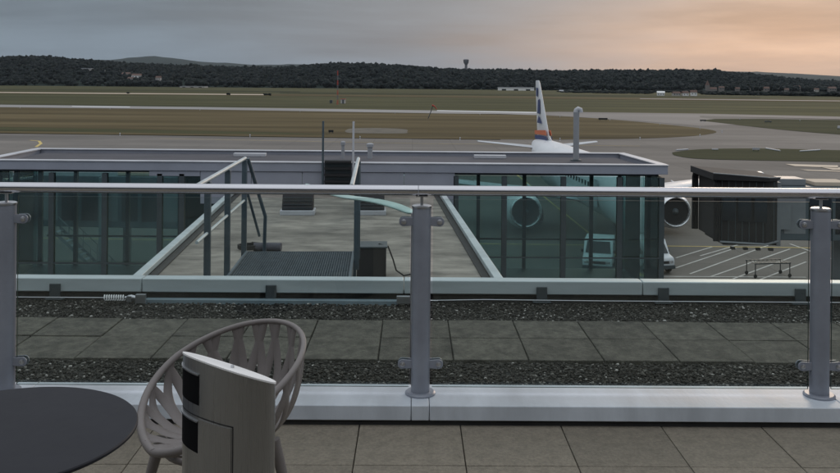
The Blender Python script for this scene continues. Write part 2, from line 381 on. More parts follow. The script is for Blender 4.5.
# ------------------------------------------------------------------ parapet beam beyond gravel
BY = 7.3
beam = thing('parapet_beam', 'long pale green metal rail at the far edge of the gravel roof', 'rail', (0, BY, -0.1))
zt = at(420, 278, BY).z + .1; zb = at(420, 291.5, BY).z + .1
xs = [-9, at(145, 280, BY).x, at(404, 280, BY).x, at(640, 280, BY).x, 10]
for a, b in zip(xs[:-1], xs[1:]):
    box(a+0.003, b-0.003, -0.09, 0.04, zb, zt).build('beam_section', 'mint', beam, bevel=0.008)
for p in (60, 273, 540, 660, 795):
    x = at(p, 290, BY).x
    mb = box(x-0.045, x+0.045, -0.112, -0.094, zb-0.05, zb+0.07); mb.box(x-0.075, x+0.075, -0.13, -0.05, zb-0.062, zb-0.05); mb.box(x-.02, x+.02, -.1, -.02, -.15, zb-.062)
    mb.build('bracket', 'frame', beam, bevel=0.004)
# fall-arrest line
fa = thing('safety_cable', 'thin steel safety cable with coil spring left of the lower steel bar', 'cable', (0, 7.08, -0.14))
cz = at(300, 299, 7.08).z + .14
mb = MB().tube([(-5, 0, cz), (at(107, 297, 7.08).x, 0, cz)], 0.004, 6); mb.tube([(at(405, 297, 7.08).x, 0, cz-.01), (0.6, 0, cz+.005), (1.6, 0, cz), (6, 0, cz)], 0.004, 6)
mb.build('wire', 'steel', fa, smooth=40)
xa, xb = at(104, 297, 7.08).x, at(125, 297, 7.08).x; mb = MB()
mb.tube([(xa + (xb-xa)*i/108, 0.022*math.cos(i*2*math.pi/12), cz + 0.022*math.sin(i*2*math.pi/12)) for i in range(109)], 0.0042, 6)
mb.build('spring', 'bright', fa, smooth=40)
mb = MB(); mb.tube([(xb, 0, cz), (xb+0.05, 0, cz+.005), (xb+.14, 0, cz-.01)], [0.012, 0.022, 0.016], 10); mb.box(xb+.09, xb+.17, -.02, .02, cz-.04, cz+.03); mb.box(xb+.02, xb+.06, -.025, .025, cz-.028, cz+.018)
mb.build('turnbuckle', 'steel', fa, smooth=40)
mb = MB(); x = at(404, 297, 7.08).x; mb.box(x-.06, x+.05, -.02, .02, cz-.03, cz+.03); mb.tube([(x+.05, 0, cz), (x+.28, 0, cz-.008)], [.014, .004], 8)
mb.build('end_fitting', 'steel', fa, bevel=.004)
# lower bar
xa, xb = at(147, 300, 7.2).x, at(398, 300, 7.2).x
z1 = at(300, 298.5, 7.2).z; z0 = at(300, 305.5, 7.2).z
lb = box(xa, xb, 0, 0.06, z0-z1, 0).build('lower_bar', 'barblue', None, (0, 7.14, z1), bevel=0.005)
cat(lb, 'blue grey steel bar lying below the pale rail between spring and post', 'bar')
o = box(-9, 10, 0, 0.1, -3.5, 0.0).build('roof_edge_wall', 'darkwall', None, (0, 7.262, -0.072)); cat(o, 'dark upstand under the pale rail at the roof edge', 'wall')

# ------------------------------------------------------------------ connecting bridge roof (deck)
DZ = -1.4
cl0, cl1 = G(134, 278, DZ+.12), G(224, 198, DZ+.12)
cr0, cr1 = G(499, 278, DZ+.12), G(445, 197, DZ+.12)
def along(a, b, Y): t = (Y-a.y)/(b.y-a.y); return a.x + (b.x-a.x)*t
YN, YF = 7.6, 23.75
LN, LF, RN, RF = along(cl0, cl1, YN), along(cl0, cl1, YF), along(cr0, cr1, YN), along(cr0, cr1, YF)
br = thing('link_bridge', 'low flat roofed walkway with pale edge strips running to the glass corridor', 'walkway', (0, 15, GZ))
def W(o, lift=-GZ): return o
def wb(mb, name, m, parent, **k):   # world-space mesh under a parent with location only
    L = parent.location
    mb.v = [(v[0]-L[0], v[1]-L[1], v[2]-L[2]) for v in mb.v]; return mb.build(name, m, parent, **k)
wb(MB().prism([(LN, YN), (RN, YN), (RF, YF), (LF, YF)], DZ-.25, DZ), 'roof_deck', 'deck', br)
for (a, b, s) in ((LN, LF, 1), (RN, RF, -1)):
    wb(MB().prism([(a-.07, YN), (a+.07, YN), (b+.07, YF), (b-.07, YF)], DZ+.03, DZ+.12), 'edge_strip', 'mint', br, bevel=.01)
    wb(MB().prism([(a-.05, YN), (a+.05, YN), (b+.05, YF), (b-.05, YF)], DZ-.3, DZ+.03), 'edge_upstand', 'frame', br)
    wb(MB().prism([(a+s*.07, YN), (a+s*.20, YN), (b+s*.20, YF), (b+s*.07, YF)][::s], DZ+.004, DZ+.02), 'gutter', 'darkwall', br)
    for k in range(10):
        t0, t1 = k/10, (k+1)/10
        ya, yb = YN+(YF-YN)*t0, YN+(YF-YN)*t1; xa_, xb_ = a+(b-a)*t0, a+(b-a)*t1
        wb(MB().prism([(xa_-.02, ya+.04), (xa_+.02, ya+.04), (xb_+.02, yb-.04), (xb_-.02, yb-.04)], -4.2, DZ-.3), 'window', 'corrglass', br)
        wb(MB().prism([(xa_-.05, ya-.04), (xa_+.05, ya-.04), (xa_+.05, ya+.04), (xa_-.05, ya+.04)], -4.2, DZ-.3), 'mullion', 'frame', br)
wb(MB().prism([(LN, YN), (RN, YN), (RF, YF), (LF, YF)], -4.5, -4.2), 'floor_slab', 'frame', br)
for yy in (9.5, 16, 22.5):
    for xx in (-4.0, 0.9): wb(MB().tube([(xx, yy, GZ), (xx, yy, -4.5)], .2, 16), 'column', 'concrete', br, smooth=40)

# deck vents
def vent_box(px, py, w, h, label):
    p = G(px, py, DZ)
    t = thing('roof_vent', label, 'vent', p, R(2.5), 'louvred hoods on the link roof')
    box(-w/2, w/2, 0, .5, 0, .11).build('base', 'cap', t, bevel=.01)
    MB().extrude([(-w/2+.04, .06, .11), (-w/2+.04, .46, .11), (-w/2+.04, .46, h), (-w/2+.04, .26, h)], (w-.08, 0, 0)).build('hood', 'black', t, bevel=.01)
    for k in range(4):
        z = .15+(h-.2)*k/4; y = .05 + .20*(z-.11)/(h-.11)
        box(-w/2+.07, w/2-.07, y-.012, y+.012, z, z+.012).build('louvre', 'frame', t)
vent_box(297, 215.5, .80, .52, 'dark louvred roof vent with white base left of the handrail')
vent_box(370, 215.5, .75, .50, 'dark louvred roof vent with white base behind the pale curved strip')
# near dark box
p = G(372, 280, DZ); t = thing('equipment_box', 'black equipment box with cable right of the grating platform', 'box', p, R(2))
box(-.24, .22, 0, .45, .03, .50).build('housing', 'black', t, bevel=.015); box(-.26, .24, -.02, .47, .50, .525).build('lid', 'frame', t, bevel=.005); box(-.2, .18, .05, .4, 0, .03).build('plinth', 'concrete', t)
mb = MB().tube([(.10, .2, .53), (.25, .15, .50), (.33, .1, .30), (.38, .05, .14), (.50, .08, .05), (.64, .15, .06), (.76, .1, .10)], .013, 8); mb.build('cable', 'rubber', t, smooth=50)
# roll on the deck
p = G(268, 251, DZ); t = MB().tube([(-.26, 0, .075), (.0, .02, .075), (.24, 0, .075)], .075, 14).build('rolled_mat', 'roofing', None, p, smooth=40)
cat(t, 'dark rolled roofing sheet lying behind the grating platform', 'roll')
p = G(250, 250, DZ); mb = MB(); mb.tube([(.22*math.cos(a/20*6.283*2.5), .18*math.sin(a/20*6.283*2.5), .03+.0015*a) for a in range(51)], .014, 6)
t = mb.build('cable_coil', 'rubber', None, p, smooth=50); cat(t, 'coiled black cable beside the rolled roofing sheet', 'cable')

# ------------------------------------------------------------------ grating platform
PZ = -.32
pt = thing('maintenance_platform', 'steel grating platform with tube handrails on the link roof', 'platform', (-1.27, 9.0, DZ), R(2.4))
H0 = PZ - DZ
mb = MB(); w2, y0_, y1_ = .615, -1.4, 1.25
n = 48
for i in range(n+1): x = -w2 + 2*w2*i/n; mb.box(x-.002, x+.002, y0_, y1_, H0-.03, H0)
for j in range(60): y = y0_ + (y1_-y0_)*(j+.5)/60; mb.box(-w2, w2, y-.003, y+.003, H0-.012, H0-.001)
mb.box(-w2, w2, y0_-.005, y0_, H0-.04, H0+.003); mb.box(-w2, w2, y1_, y1_+.005, H0-.04, H0+.003)
mb.build('grating', 'grating', pt)
mb = box(-w2-.03, -w2-.003, y0_, y1_, H0-.12, H0+.01); mb.box(w2+.003, w2+.03, y0_, y1_, H0-.12, H0+.01); mb.box(-w2, w2, y1_-.1, y1_-.05, H0-.12, H0-.035)
mb.build('frame', 'teal', pt)
for (x, y) in ((-w2-.02, -.9), (-w2-.02, 1.2), (w2+.02, -.9), (w2+.02, 1.2)):
    box(x-.03, x+.03, y-.03, y+.03, 0, H0-.121).build('leg', 'teal', pt)
hz = H0 + 1.10
for x, ys in ((-w2-.062, (-.92, .16, 1.32)), (w2+.062, (.72, 1.32))):
    for y in ys: box(x-.03, x+.03, y-.025, y+.025, H0-.1, hz-.02).build('guard_post', 'teal', pt, bevel=.005)
MB().tube([(-w2-.062, -1.4, hz), (-w2-.062, 1.36, hz)], .021, 12).build('handrail', 'mint', pt, smooth=40)
MB().tube([(w2+.062, -1.4, hz), (w2+.062, 1.36, hz)], .021, 12).build('handrail', 'mint', pt, smooth=40)
MB().tube([(-w2-.062, -1.4, hz-.5), (-w2-.062, 1.36, hz-.5)], .015, 10).build('mid_rail', 'mint', pt, smooth=40)
MB().tube([(-w2-.03, 1.36, hz), (-w2+.14, 1.70, hz-.75), (-w2+.13, 1.72, hz-1.05), (-w2+.13, 1.72, 0)], .022, 10).build('stair_rail', 'teal', pt, smooth=40)
MB().tube([(-w2-.03, 1.36, hz-.42), (-w2+.08, 1.62, hz-.98)], .016, 10).build('stair_rail', 'teal', pt, smooth=40)
for k in range(3): box(-w2, w2-.1, 1.27+k*.2, 1.45+k*.2, H0-.25-k*.25, H0-.22-k*.25).build('step', 'grating', pt)

# made-up solid strip standing in for a pale reflection-like arc
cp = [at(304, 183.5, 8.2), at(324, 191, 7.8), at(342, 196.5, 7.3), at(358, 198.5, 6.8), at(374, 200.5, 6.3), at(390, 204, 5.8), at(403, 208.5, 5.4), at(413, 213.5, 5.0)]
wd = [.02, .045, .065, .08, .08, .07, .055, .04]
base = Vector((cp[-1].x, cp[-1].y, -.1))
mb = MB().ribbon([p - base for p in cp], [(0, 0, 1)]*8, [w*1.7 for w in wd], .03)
mb.v = [(v[0], v[1], v[2]) for v in mb.v]
t = thing('standin_strip', 'pale mint stand-in strip for a reflection-like arc behind the middle post', 'strip', base)
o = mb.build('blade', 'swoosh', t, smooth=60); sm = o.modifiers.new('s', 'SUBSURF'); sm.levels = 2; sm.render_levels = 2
MB().tube([(0, .02, -.03), (0, .02, cp[-1].z+.1)], .012, 10).build('standin_support', 'steel', t, smooth=40)

# ------------------------------------------------------------------ glass corridor
CY = 24.0; CB = 28.0
XL = -11.9; XR = at(664.5, 165, CY-.12).x
sk = -.20
cor = thing('glass_corridor', 'long flat roofed glazed corridor in front of the apron', 'corridor', (0, 26, GZ))
RZt = -.52
front, back = [(XL, CY), (XR, CY)], [(XR+sk, CB), (XL+sk, CB)]
wb(MB().prism([(XL+.3, CY+.25), (XR-.3, CY+.25), (XR+sk-.3, CB-.25), (XL+sk+.3, CB-.25)], RZt-.22, RZt-.12), 'roof', 'roofing', cor)
# fascia ring
def ring(x0, x1, y, th, z0, z1, nm, m, bev=.01): return wb(MB().box(x0, x1, y, y+th, z0, z1), nm, m, cor, bevel=bev)
wb(MB().box(XL-.1, XR+.1, CY-.12, CY+.10, RZt-.27, RZt-.03), 'fascia', 'fascia', cor, bevel=.01)
wb(MB().box(XL-.13, XR+.13, CY-.15, CY+.14, RZt-.028, RZt), 'parapet_cap', 'cap', cor, bevel=.006)
wb(MB().box(XL+sk-.1, XR+sk+.1, CB-.15, CB+.10, RZt-.27, RZt-.03), 'fascia', 'fascia', cor, bevel=.01)
wb(MB().box(XL+sk-.13, XR+sk+.13, CB-.19, CB+.13, RZt-.028, RZt), 'parapet_cap', 'cap', cor, bevel=.006)
for X in (XL, XR):
    wb(MB().prism([(X-.1, CY+.11), (X+.1, CY+.11), (X+sk+.1, CB-.16), (X+sk-.1, CB-.16)], RZt-.27, RZt-.03), 'fascia', 'fascia', cor)
    wb(MB().prism([(X-.14, CY+.145), (X+.14, CY+.145), (X+sk+.14, CB-.195), (X+sk-.14, CB-.195)], RZt-.028, RZt), 'parapet_cap', 'cap', cor)
FZ = -4.3
wb(MB().prism(front + back, FZ-.35, FZ), 'floor', 'floor_in', cor)
wb(MB().prism([(XL+.1, CY+.1), (XR-.1, CY+.1), (XR+sk-.1, CB-.1), (XL+sk+.1, CB-.1)], RZt-.34, RZt-.29), 'ceiling', 'roofing', cor)
# centre panels above the link roof
cx0, cx1 = at(150, 180, CY).x, at(455, 180, CY).x
nn = 6
for k in range(nn):
    a = cx0 + (cx1-cx0)*k/nn; b = cx0 + (cx1-cx0)*(k+1)/nn
    if k == 0:
        wb(MB().box(a, b-.01, CY-.08, CY-.02, RZt-.42, RZt-.28), 'wall_panel', 'fascia', cor, bevel=.005); continue
    wb(MB().box(a+.005, b-.01, CY-.08, CY-.02, DZ-.3, RZt-.28), 'wall_panel', 'fascia', cor, bevel=.005)
# panes and mullions
TOP = RZt-.36
def facade(y, xs, thick, skip=None):
    for i, x in enumerate(xs):
        if not(skip and skip[0] < x < skip[1]):
            wb(MB().box(x-thick/2, x+thick/2, y-.08, y+.06, FZ, TOP), 'mullion', 'frame', cor)
        if i < len(xs)-1:
            x2 = xs[i+1]
            if skip and (x > skip[0]-.01 and x2 < skip[1]+.01): continue
            wb(MB().box(x+thick/2, x2-thick/2, y-.012, y+.012, FZ, TOP), 'window', 'corrglass', cor)
fx = [at(p, 220, CY).x for p in (504, 563, 619, 655)]
rightx = [cx1+.03] + fx[:3] + [XR-.05]
leftx = [XL+.05] + [at(p, 220, CY).x for p in (52, 105, 160)] + [cx0+.9]
facade(CY, leftx, .14); facade(CY, rightx, .14)
wb(MB().box(XL, cx0+.8, CY-.1, CY-.085, FZ+.9, FZ+.95), 'transom', 'frame', cor)
wb(MB().box(cx1, XR, CY-.1, CY-.085, FZ+1.15, FZ+1.19), 'transom', 'frame', cor)
bx = [XL+sk+.05] + [at(p, 220, CB).x for p in (28, 76, 128, 180, 232, 285, 338, 391, 430, 478, 524, 591, 635)] + [XR+sk-.05]
facade(CB, bx, .11)
for X, nm in ((XL, 'l'), (XR, 'r')):
    for k in range(2):
        a, b = CY+.08+(CB-CY-.16)*k/2, CY+.08+(CB-CY-.16)*(k+1)/2
        wb(MB().prism([(X-.012+sk*k/2, a+.05), (X+.012+sk*k/2, a+.05), (X+.012+sk*(k+1)/2, b-.05), (X-.012+sk*(k+1)/2, b-.05)], FZ, TOP), 'window', 'corrend', cor)
        wb(MB().box(X-.06+sk*k/2, X+.06+sk*k/2, b-.05, b+.05, FZ, TOP), 'mullion', 'frame', cor)
# interior handrail and head beam
wb(MB().tube([(XL+.2, CB-.3, FZ+1.0), (XR-.4, CB-.3, FZ+1.0)], .03, 8), 'handrail', 'frame', cor, smooth=40)
wb(MB().box(XL+.2, XR-.2, CY+.3, CY+.5, TOP-.55, TOP-.47), 'cable_tray', 'mint', cor)
for xx in (-10, -5.5, 3, 6.3):
    for yy in (24.6, 27.4): wb(MB().tube([(xx, yy, GZ), (xx, yy, FZ-.35)], .18, 16), 'column', 'concrete', cor, smooth=40)
# roof ladder
lx0, lx1 = at(324, 140, 24).x, at(354, 140, 24).x
lad = thing('roof_ladder', 'steel access ladder with two tall rails up the corridor front', 'ladder', ((lx0+lx1)/2, 23.75, DZ))
hw = (lx1-lx0)/2; top = at(324, 121, 23.75).z - DZ
for s in (-1, 1): MB().tube([(s*hw, 0, 0), (s*hw, 0, top)], .03, 10).build('side_rail', 'teal' if s < 0 else 'cap', lad, smooth=40)
for k in range(5): box(-hw+.05, hw-.05, -.10, .05, .16+k*.18, .22+k*.18).build('rung', 'black', lad)
box(-hw+.05, hw-.05, .06, .08, .1, .95).build('back_plate', 'frame', lad)
# small vents on the corridor roof
for px, w, lab in ((343, .05, 'thin vent pipe between the ladder rails on the corridor roof'), (370, .075, 'capped vent pipe right of the ladder on the corridor roof')):
    p = at(px, 156, 26.5); p.z = RZt-.12; h = at(px, 141 if px == 343 else 143, 26.5).z - p.z
    t = thing('vent_pipe', lab, 'pipe', p, 0, 'small pipes on the corridor roof')
    MB().lathe([(w, 0), (w, h-.1)], 16).build('pipe', 'pipegrey', t, smooth=30)
    MB().lathe([(w*1.5, h-.12), (w*1.5, h-.03), (w*.8, h)], 16).build('cowl', 'pipegrey', t, smooth=30)
# tall pipe
p = at(576, 158, 26.3); p.z = RZt-.12; h = at(576, 112, 26.3).z - p.z
t = thing('exhaust_pipe', 'tall grey exhaust pipe with bent top on the corridor roof', 'pipe', p)
MB().lathe([(.09, 0), (.09, h)], 20).build('pipe', 'pipegrey', t, smooth=30)
MB().tube([(-.02, 0, h-.02), (0, 0, h+.06), (.05, 0, h+.10), (.12, 0, h+.07), (.13, 0, h-.01)], .078, 12).build('bend', 'cap', t, smooth=50)
MB().lathe([(.17, 0), (.17, .03), (.10, .05)], 20).build('collar', 'frame', t, smooth=30)
for k, px in enumerate((250, 490)):
    p = at(px, 157.5, 27.0); p.z = RZt-.12
    t = box(-.5, .5, -.12, .12, 0, .1).build('roof_duct', 'cap', None, p, bevel=.01); cat(t, ('low pale duct on the corridor roof near the left end of the ladder', 'low pale duct on the corridor roof below the aircraft tail')[k], 'duct')

# ------------------------------------------------------------------ table, chair, bin
t = thing('cafe_table', 'round dark grey cafe table cut by the left edge', 'table', (-1.11, 2.35, 0))
MB().lathe([(.30, .722), (.345, .726), (.352, .731), (.352, .737), (.349, .740)], 96).build('tabletop', 'table', t, smooth=30)
MB().lathe([(.028, .012), (.028, .722)], 24).build('column', 'tablemetal', t, smooth=30)
MB().lathe([(.22, 0), (.22, .008), (.05, .02)], 48).build('base_plate', 'tablemetal', t, smooth=30)

CH = thing('garden_chair', 'taupe plastic chair with branching lattice shell behind the steel bin', 'chair', (-.69, 3.12, 0), R(-46))
def rimp(th):
    c = (1-math.cos(th))/2
    z = .435 + .33 * (c**.72)
    x = .315*math.sin(th)*(1-.05*c)
    y = -.26*math.cos(th) if math.cos(th) > 0 else -.30*math.cos(th)
    if c < .3: y += -.0
    return Vector((x, y, z))
def shell(th, t):
    r = rimp(th); c = Vector((0, -.03, .425))
    f = t**.9
    h = c.lerp(r, f)
    h.z = .425 - .015*math.sin(min(t, .6)/.6*math.pi) + (r.z-.425)*(max(0, (t-.35)/.65)**1.9)
    # bulge outwards so that the shell is a bowl
    k = 1 + .22*math.sin(max(0, min(1, (t-.2)/.8))*math.pi)
    h.x *= k; h.y = c.y + (h.y-c.y)*k
    return h
def snorm(th, t):
    e = .02; a = shell(th+e, t)-shell(th-e, t); b = shell(th, min(1, t+e))-shell(th, t-e)
    n_ = a.cross(b); return n_.normalized() if n_.length > 1e-9 else Vector((0, 0, 1))
rimpts = [rimp(2*math.pi*i/72) for i in range(72)]
mb = MB().tube(rimpts, [.0125 + .0025*math.cos(2*math.pi*i/72) for i in range(72)], 12, closed=True)
mb.build('rim', 'chair', CH, smooth=60)
def branch(mb, th0, t0, th1, t1, w0, w1, n=14, curl=0.0):
    P, N, Wd = [], [], []
    for i in range(n):
        s = i/(n-1); th = th0+(th1-th0)*(s**1.2) + curl*math.sin(s*math.pi); tt = t0+(t1-t0)*s
        P.append(shell(th, tt)); N.append(snorm(th, max(.05, tt))); Wd.append(w0+(w1-w0)*s)
    mb.ribbon(P, N, Wd, .009)
bk = MB(); st = MB()
rc = random.Random(3)
NB = 21
for i in range(NB):
    th = 2*math.pi*(i+.5)/NB
    tgt = bk if abs(th-math.pi) < 2.0 else st
    j1 = th + rc.uniform(-.08, .08)
    branch(tgt, th-.25, .10, j1, .52, .038, .048, curl=.05)
    branch(tgt, j1, .50, th+.26+rc.uniform(-.05, .05), .995, .050, .034, curl=-.05)
    branch(tgt, j1, .50, th-.14+rc.uniform(-.05, .05), .995, .046, .032, curl=.04)
bk.build('backrest', 'chair', CH, smooth=60)
st.lathe([(.075, -.006), (.085, 0), (.075, .006)], 32, (0, -.03, .418))
st.build('seat', 'chair', CH, smooth=60)
mb = MB(); mb.tube([(.17*math.cos(a*2*math.pi/32), -.02+.17*math.sin(a*2*math.pi/32), .395) for a in range(32)], .014, 8, closed=True); mb.build('seat_ring', 'chair', CH, smooth=60)
for (x, y) in ((-.15, -.15), (.15, -.15), (-.14, .14), (.14, .14)):
    MB().tube([(x, y, .405), (x*1.22, y*1.25, .22), (x*1.5, y*1.55, 0)], [.022, .018, .013], 12).build('leg', 'chair', CH, smooth=60)

# steel bin with lens-shaped plan
ax = at(187, 352, 2.10); bxp = at(272.5, 382, 1.93)
mid = Vector(((ax.x+bxp.x)/2, (ax.y+bxp.y)/2, 0)); half = Vector((bxp.x-ax.x, bxp.y-ax.y, 0))/2; hl = half.length; ang = math.atan2(half.y, half.x)
bn = thing('ash_bin', 'brushed steel standing ashtray bin with bright top in front of the chair', 'bin', mid, ang)
zA, zB = ax.z, bxp.z
def lens(n=40, off=0.0, tt=.056):
    pts = []
    for i in range(n):
        a = 2*math.pi*i/n; c, s_ = math.cos(a), math.sin(a)
        x = math.copysign(abs(c)**.85, c); y = s_*abs(s_)**.12
        pts.append(((hl+off)*x, (tt+off)*y))
    return pts
def ztop(x, y): return zA + (zB-zA)*(x+hl)/(2*hl) - .38*y
L0 = lens()
def lensbody(off, z0, zt_off):
    P = lens(off=off); n_ = len(P)
    vs = [(x, y, z0) for x, y in P] + [(x, y, ztop(x, y)+zt_off) for x, y in P]
    return MB().add(vs, [tuple(range(n_))[::-1], tuple(range(n_, 2*n_))] + [(i, (i+1) % n_, n_+(i+1) % n_, n_+i) for i in range(n_)])
lensbody(0, .03, -.004).build('body', 'brushed', bn, smooth=50)
P = lens(off=.0015); n_ = len(P)
MB().add([(x, y, ztop(x, y)-.0039) for x, y in P] + [(x, y, ztop(x, y)) for x, y in P], [tuple(range(n_))[::-1], tuple(range(n_, 2*n_))] + [(i, (i+1) % n_, n_+(i+1) % n_, n_+i) for i in range(n_)]).build('top_plate', 'bright', bn, smooth=50)
MB().lathe([(hl, 0), (hl, .029)], 40, sx=1, sy=.4).build('foot', 'black', bn)
MB().tube([(.015, 0, ztop(.015, 0)), (.015, 0, ztop(.015, 0)+.006)], .004, 8).build('knob', 'steel', bn)
# slots and door laid on the curved near face
def face_y(x):
    # near side (negative y) of the lens at x
    c = min(1, (abs(x)/hl))**(1/.85); s_ = math.sqrt(max(0, 1-c*c)); return -.056*s_**1.12
def patch(x0, x1, z0, z1, off, n=12, th=.003):
    P = [(x0+(x1-x0)*i/n) for i in range(n+1)]
    fr_ = [(x, face_y(x)-off) for x in P]; bk_ = [(x, face_y(x)-off+th) for x in P[::-1]]
    return MB().prism(fr_+bk_, z0, z1)
# convert slot pixel rows to heights on the face
def zrow(px, py):
    lx = -hl + (px-184)/90*2*hl; wp = mid + Vector((math.cos(ang)*lx, math.sin(ang)*lx, 0)); return at(px, py, wp.y-.03).z
patch(-hl+.006, -hl+2*hl*.375, zrow(200, 398), zrow(200, 369), .001).build('ash_slot', 'slot', bn)
patch(-hl+.006, -hl+2*hl*.365, zrow(200, 445), zrow(200, 415), .001).build('waste_slot', 'slot', bn)
for (x0, x1, z0, z1) in ((-hl+.006, -hl+2*hl*.375, zrow(200, 369), zrow(200, 369)+.003), (-hl+.006, -hl+2*hl*.365, zrow(200, 415), zrow(200, 415)+.003)):
    patch(x0, x1, z0, z1, .004, th=.004).build('slot_lip', 'brushed', bn)
dz = zrow(225, 417.5); dx = -hl+2*hl*.745
patch(-hl+.006, dx, dz, dz+.0025, .0008).build('door_gap', 'black', bn)
patch(dx, dx+.0025, .08, dz+.0025, .0008, n=1).build('door_gap', 'black', bn)
patch(-hl+2*hl*.372, dx-.003, .085, dz-.003, .0012, th=.0022).build('door', 'brushed', bn)
MB().tube([(dx+.02, face_y(dx+.02)-.001, dz-.12), (dx+.02, face_y(dx+.02)-.006, dz-.12)], .006, 12).build('lock', 'steel', bn)

# ------------------------------------------------------------------ airfield
big = [(-12000, 20), (12000, 20), (12000, 14000), (-12000, 14000)]
o = MB().add([(x, y, GZ-.08) for x, y in big], [(0, 1, 2, 3)]).build('ground', 'grass'); struct(o, 'airfield grassland reaching the hills')
def sheet(name, pix, lift, m, label, sub=1, extra=None):
    pts = [G(*p) for p in pix]
    if extra: pts += [Vector(e) for e in extra]
    vs = [(p.x, p.y, GZ+lift) for p in pts]
    o = MB().add(vs, [tuple(range(len(vs)))]).build(name, m); struct(o, label); return o
def spl(pts, n=8):
    out = []
    P = [Vector((a, b)) for a, b in pts]
    for i in range(len(P)-1):
        p0, p1, p2, p3 = P[max(0, i-1)], P[i], P[i+1], P[min(len(P)-1, i+2)]
        for k in range(n):
            t = k/n
            out.append(tuple(.5*((2*p1)+(p2-p0)*t+(2*p0-5*p1+4*p2-p3)*t*t+(3*p1-p0-3*p2+p3)*t**3)))
    out.append(tuple(P[-1])); return out
# apron: from under the buildings out to the grass edge
a1, a2 = G(-160, 131.5), G(1000, 118)
ap = [(-150, 6), (150, 6), (a2.x+300, 150), (G(1000, 124).x, G(1000, 124).y)] + [tuple(G(*p)[:2]) for p in ((840, 121), (700, 116), (640, 114.5), (560, 112.5), (560, 141), (420, 139), (200, 136), (0, 133.5), (-160, 131.5))] + [(-150, 100)]
ap = [(-250, 6), (250, 6)] + [tuple(G(*p)[:2]) for p in ((1100, 124), (840, 119.5), (700, 116), (640, 114.5), (560, 112.6), (545, 112.4), (500, 139.8), (420, 139), (200, 136), (0, 133.5), (-160, 131.5))] + [(-250, 100)]
o = MB().add([(x, y, GZ) for x, y in ap], [tuple(range(len(ap)))]).build('apron', 'apron'); struct(o, 'grey brown concrete apron'); 
# dry grass band between apron and taxiway, with rounded tip to the right
sheet('dry_grass', [(-160, 130.8), (0, 133), (200, 135.5), (420, 138.6), (500, 139.3)] + spl([(560, 139.6), (640, 138.6), (690, 136.3), (712, 133.6), (716, 131.5), (706, 129), (680, 126), (640, 122), (590, 118), (545, 115.5), (500, 114)])[0:] + [(420, 113.2), (200, 109.6), (0, 107.3), (-160, 105.6)], .03, 'drygrass', 'dry brown mown grass between apron and taxiway')
sheet('dark_grass_strip', [(-160, 124.5), (0, 127), (140, 129.5), (280, 132.5), (330, 135), (200, 133.8), (0, 131), (-160, 128)], .05, 'grass', 'greener strip in the dry grass')
sheet('taxiway', [(-160, 105.4), (0, 107.1), (200, 109.4), (420, 113), (545, 115.2), (560, 112.5), (545, 112.2), (420, 110.2), (200, 107), (0, 104.6), (-160, 102.8)], .03, 'runway', 'pale taxiway crossing the grass')
sheet('taxiway', [(545, 114.9), (640, 121), (700, 126), (760, 124), (700, 117.5), (700, 116), (840, 119.2), (1000, 122.5), (1000, 119.2), (840, 116.6), (700, 113.6), (560, 111.8), (545, 112)], .035, 'asphalt', 'taxiway bending to the right past the grass')
sheet('taxiway_sheen', [(437, 111.1), (540, 113.1), (540, 112.1), (437, 110.2)], .06, 'taxisheen', 'bright pale painted sheen on a stretch of the taxiway')  # pale sheet paints the sheen of the wet taxiway
sheet('taxiway_sheen', [(72, 106.6), (130, 107.4), (130, 106.7), (72, 106.0)], .06, 'taxisheen', 'bright pale painted sheen on a stretch of the taxiway far left')  # second sheet with the wet sheen put into its colour
sheet('green_verge', spl([(700, 120.6), (715, 122.4), (760, 127.5), (800, 131.5), (860, 136), (1000, 145)]) + [(1000, 124), (840, 120), (760, 118.9), (715, 119.0)], .05, 'greengrass', 'green grass verge right of the taxiway bend')
sheet('green_island', spl([(672, 152.6), (700, 149.5), (760, 148.6), (840, 150.4), (900, 151.5)]) + spl([(900, 165), (840, 162.3), (760, 160.6), (700, 159), (676, 155.8), (672, 152.6)]), .05, 'greengrass', 'dark green grass island beside the apron')
for (a, b, c, d_) in (((785, 164.2), (838, 165.6), (838, 168.2), (795, 166.4)), ((820, 167.2), (870, 168.5), (880, 171), (833, 170.0)), ((800, 169.7), (850, 171.4), (852, 172.4), (808, 171))):
    sheet('concrete_patch', [a, b, c, d_], .05, 'beige', 'pale beige concrete patch on the apron')
sheet('paved_pad', spl([(345, 131), (352, 128.6), (380, 128.2), (405, 129.4), (407, 132), (402, 133.6), (352, 133.2), (345, 131)]), .06, 'padgrey', 'small paved pad in the dry grass')
sheet('far_field', [(-160, 92), (200, 95), (420, 97), (700, 100.5), (1000, 104), (1000, 101), (700, 98.3), (420, 95.2), (200, 93.2), (-160, 90)], .04, 'drygrass', 'straw coloured field strip far away')
sheet('far_field', [(-160, 88.6), (100, 90.6), (300, 92.2), (300, 91.2), (100, 89.6), (-160, 87.6)], .04, 'greengrass', 'dark hedge coloured field strip far left')
sheet('far_field', [(280, 93.4), (560, 95.8), (760, 98.0), (760, 96.6), (560, 94.4), (280, 92.2)], .045, 'greengrass', 'dark green strip of far field')
sheet('runway', [(-160, 91.2), (100, 93.6), (270, 95), (270, 94.3), (100, 92.9), (-160, 90.6)], .06, 'beige', 'pale runway seen edge on far left')
sheet('runway', [(640, 98.9), (1000, 103), (1000, 102.4), (640, 98.4)], .06, 'runway', 'pale runway seen edge on far right')
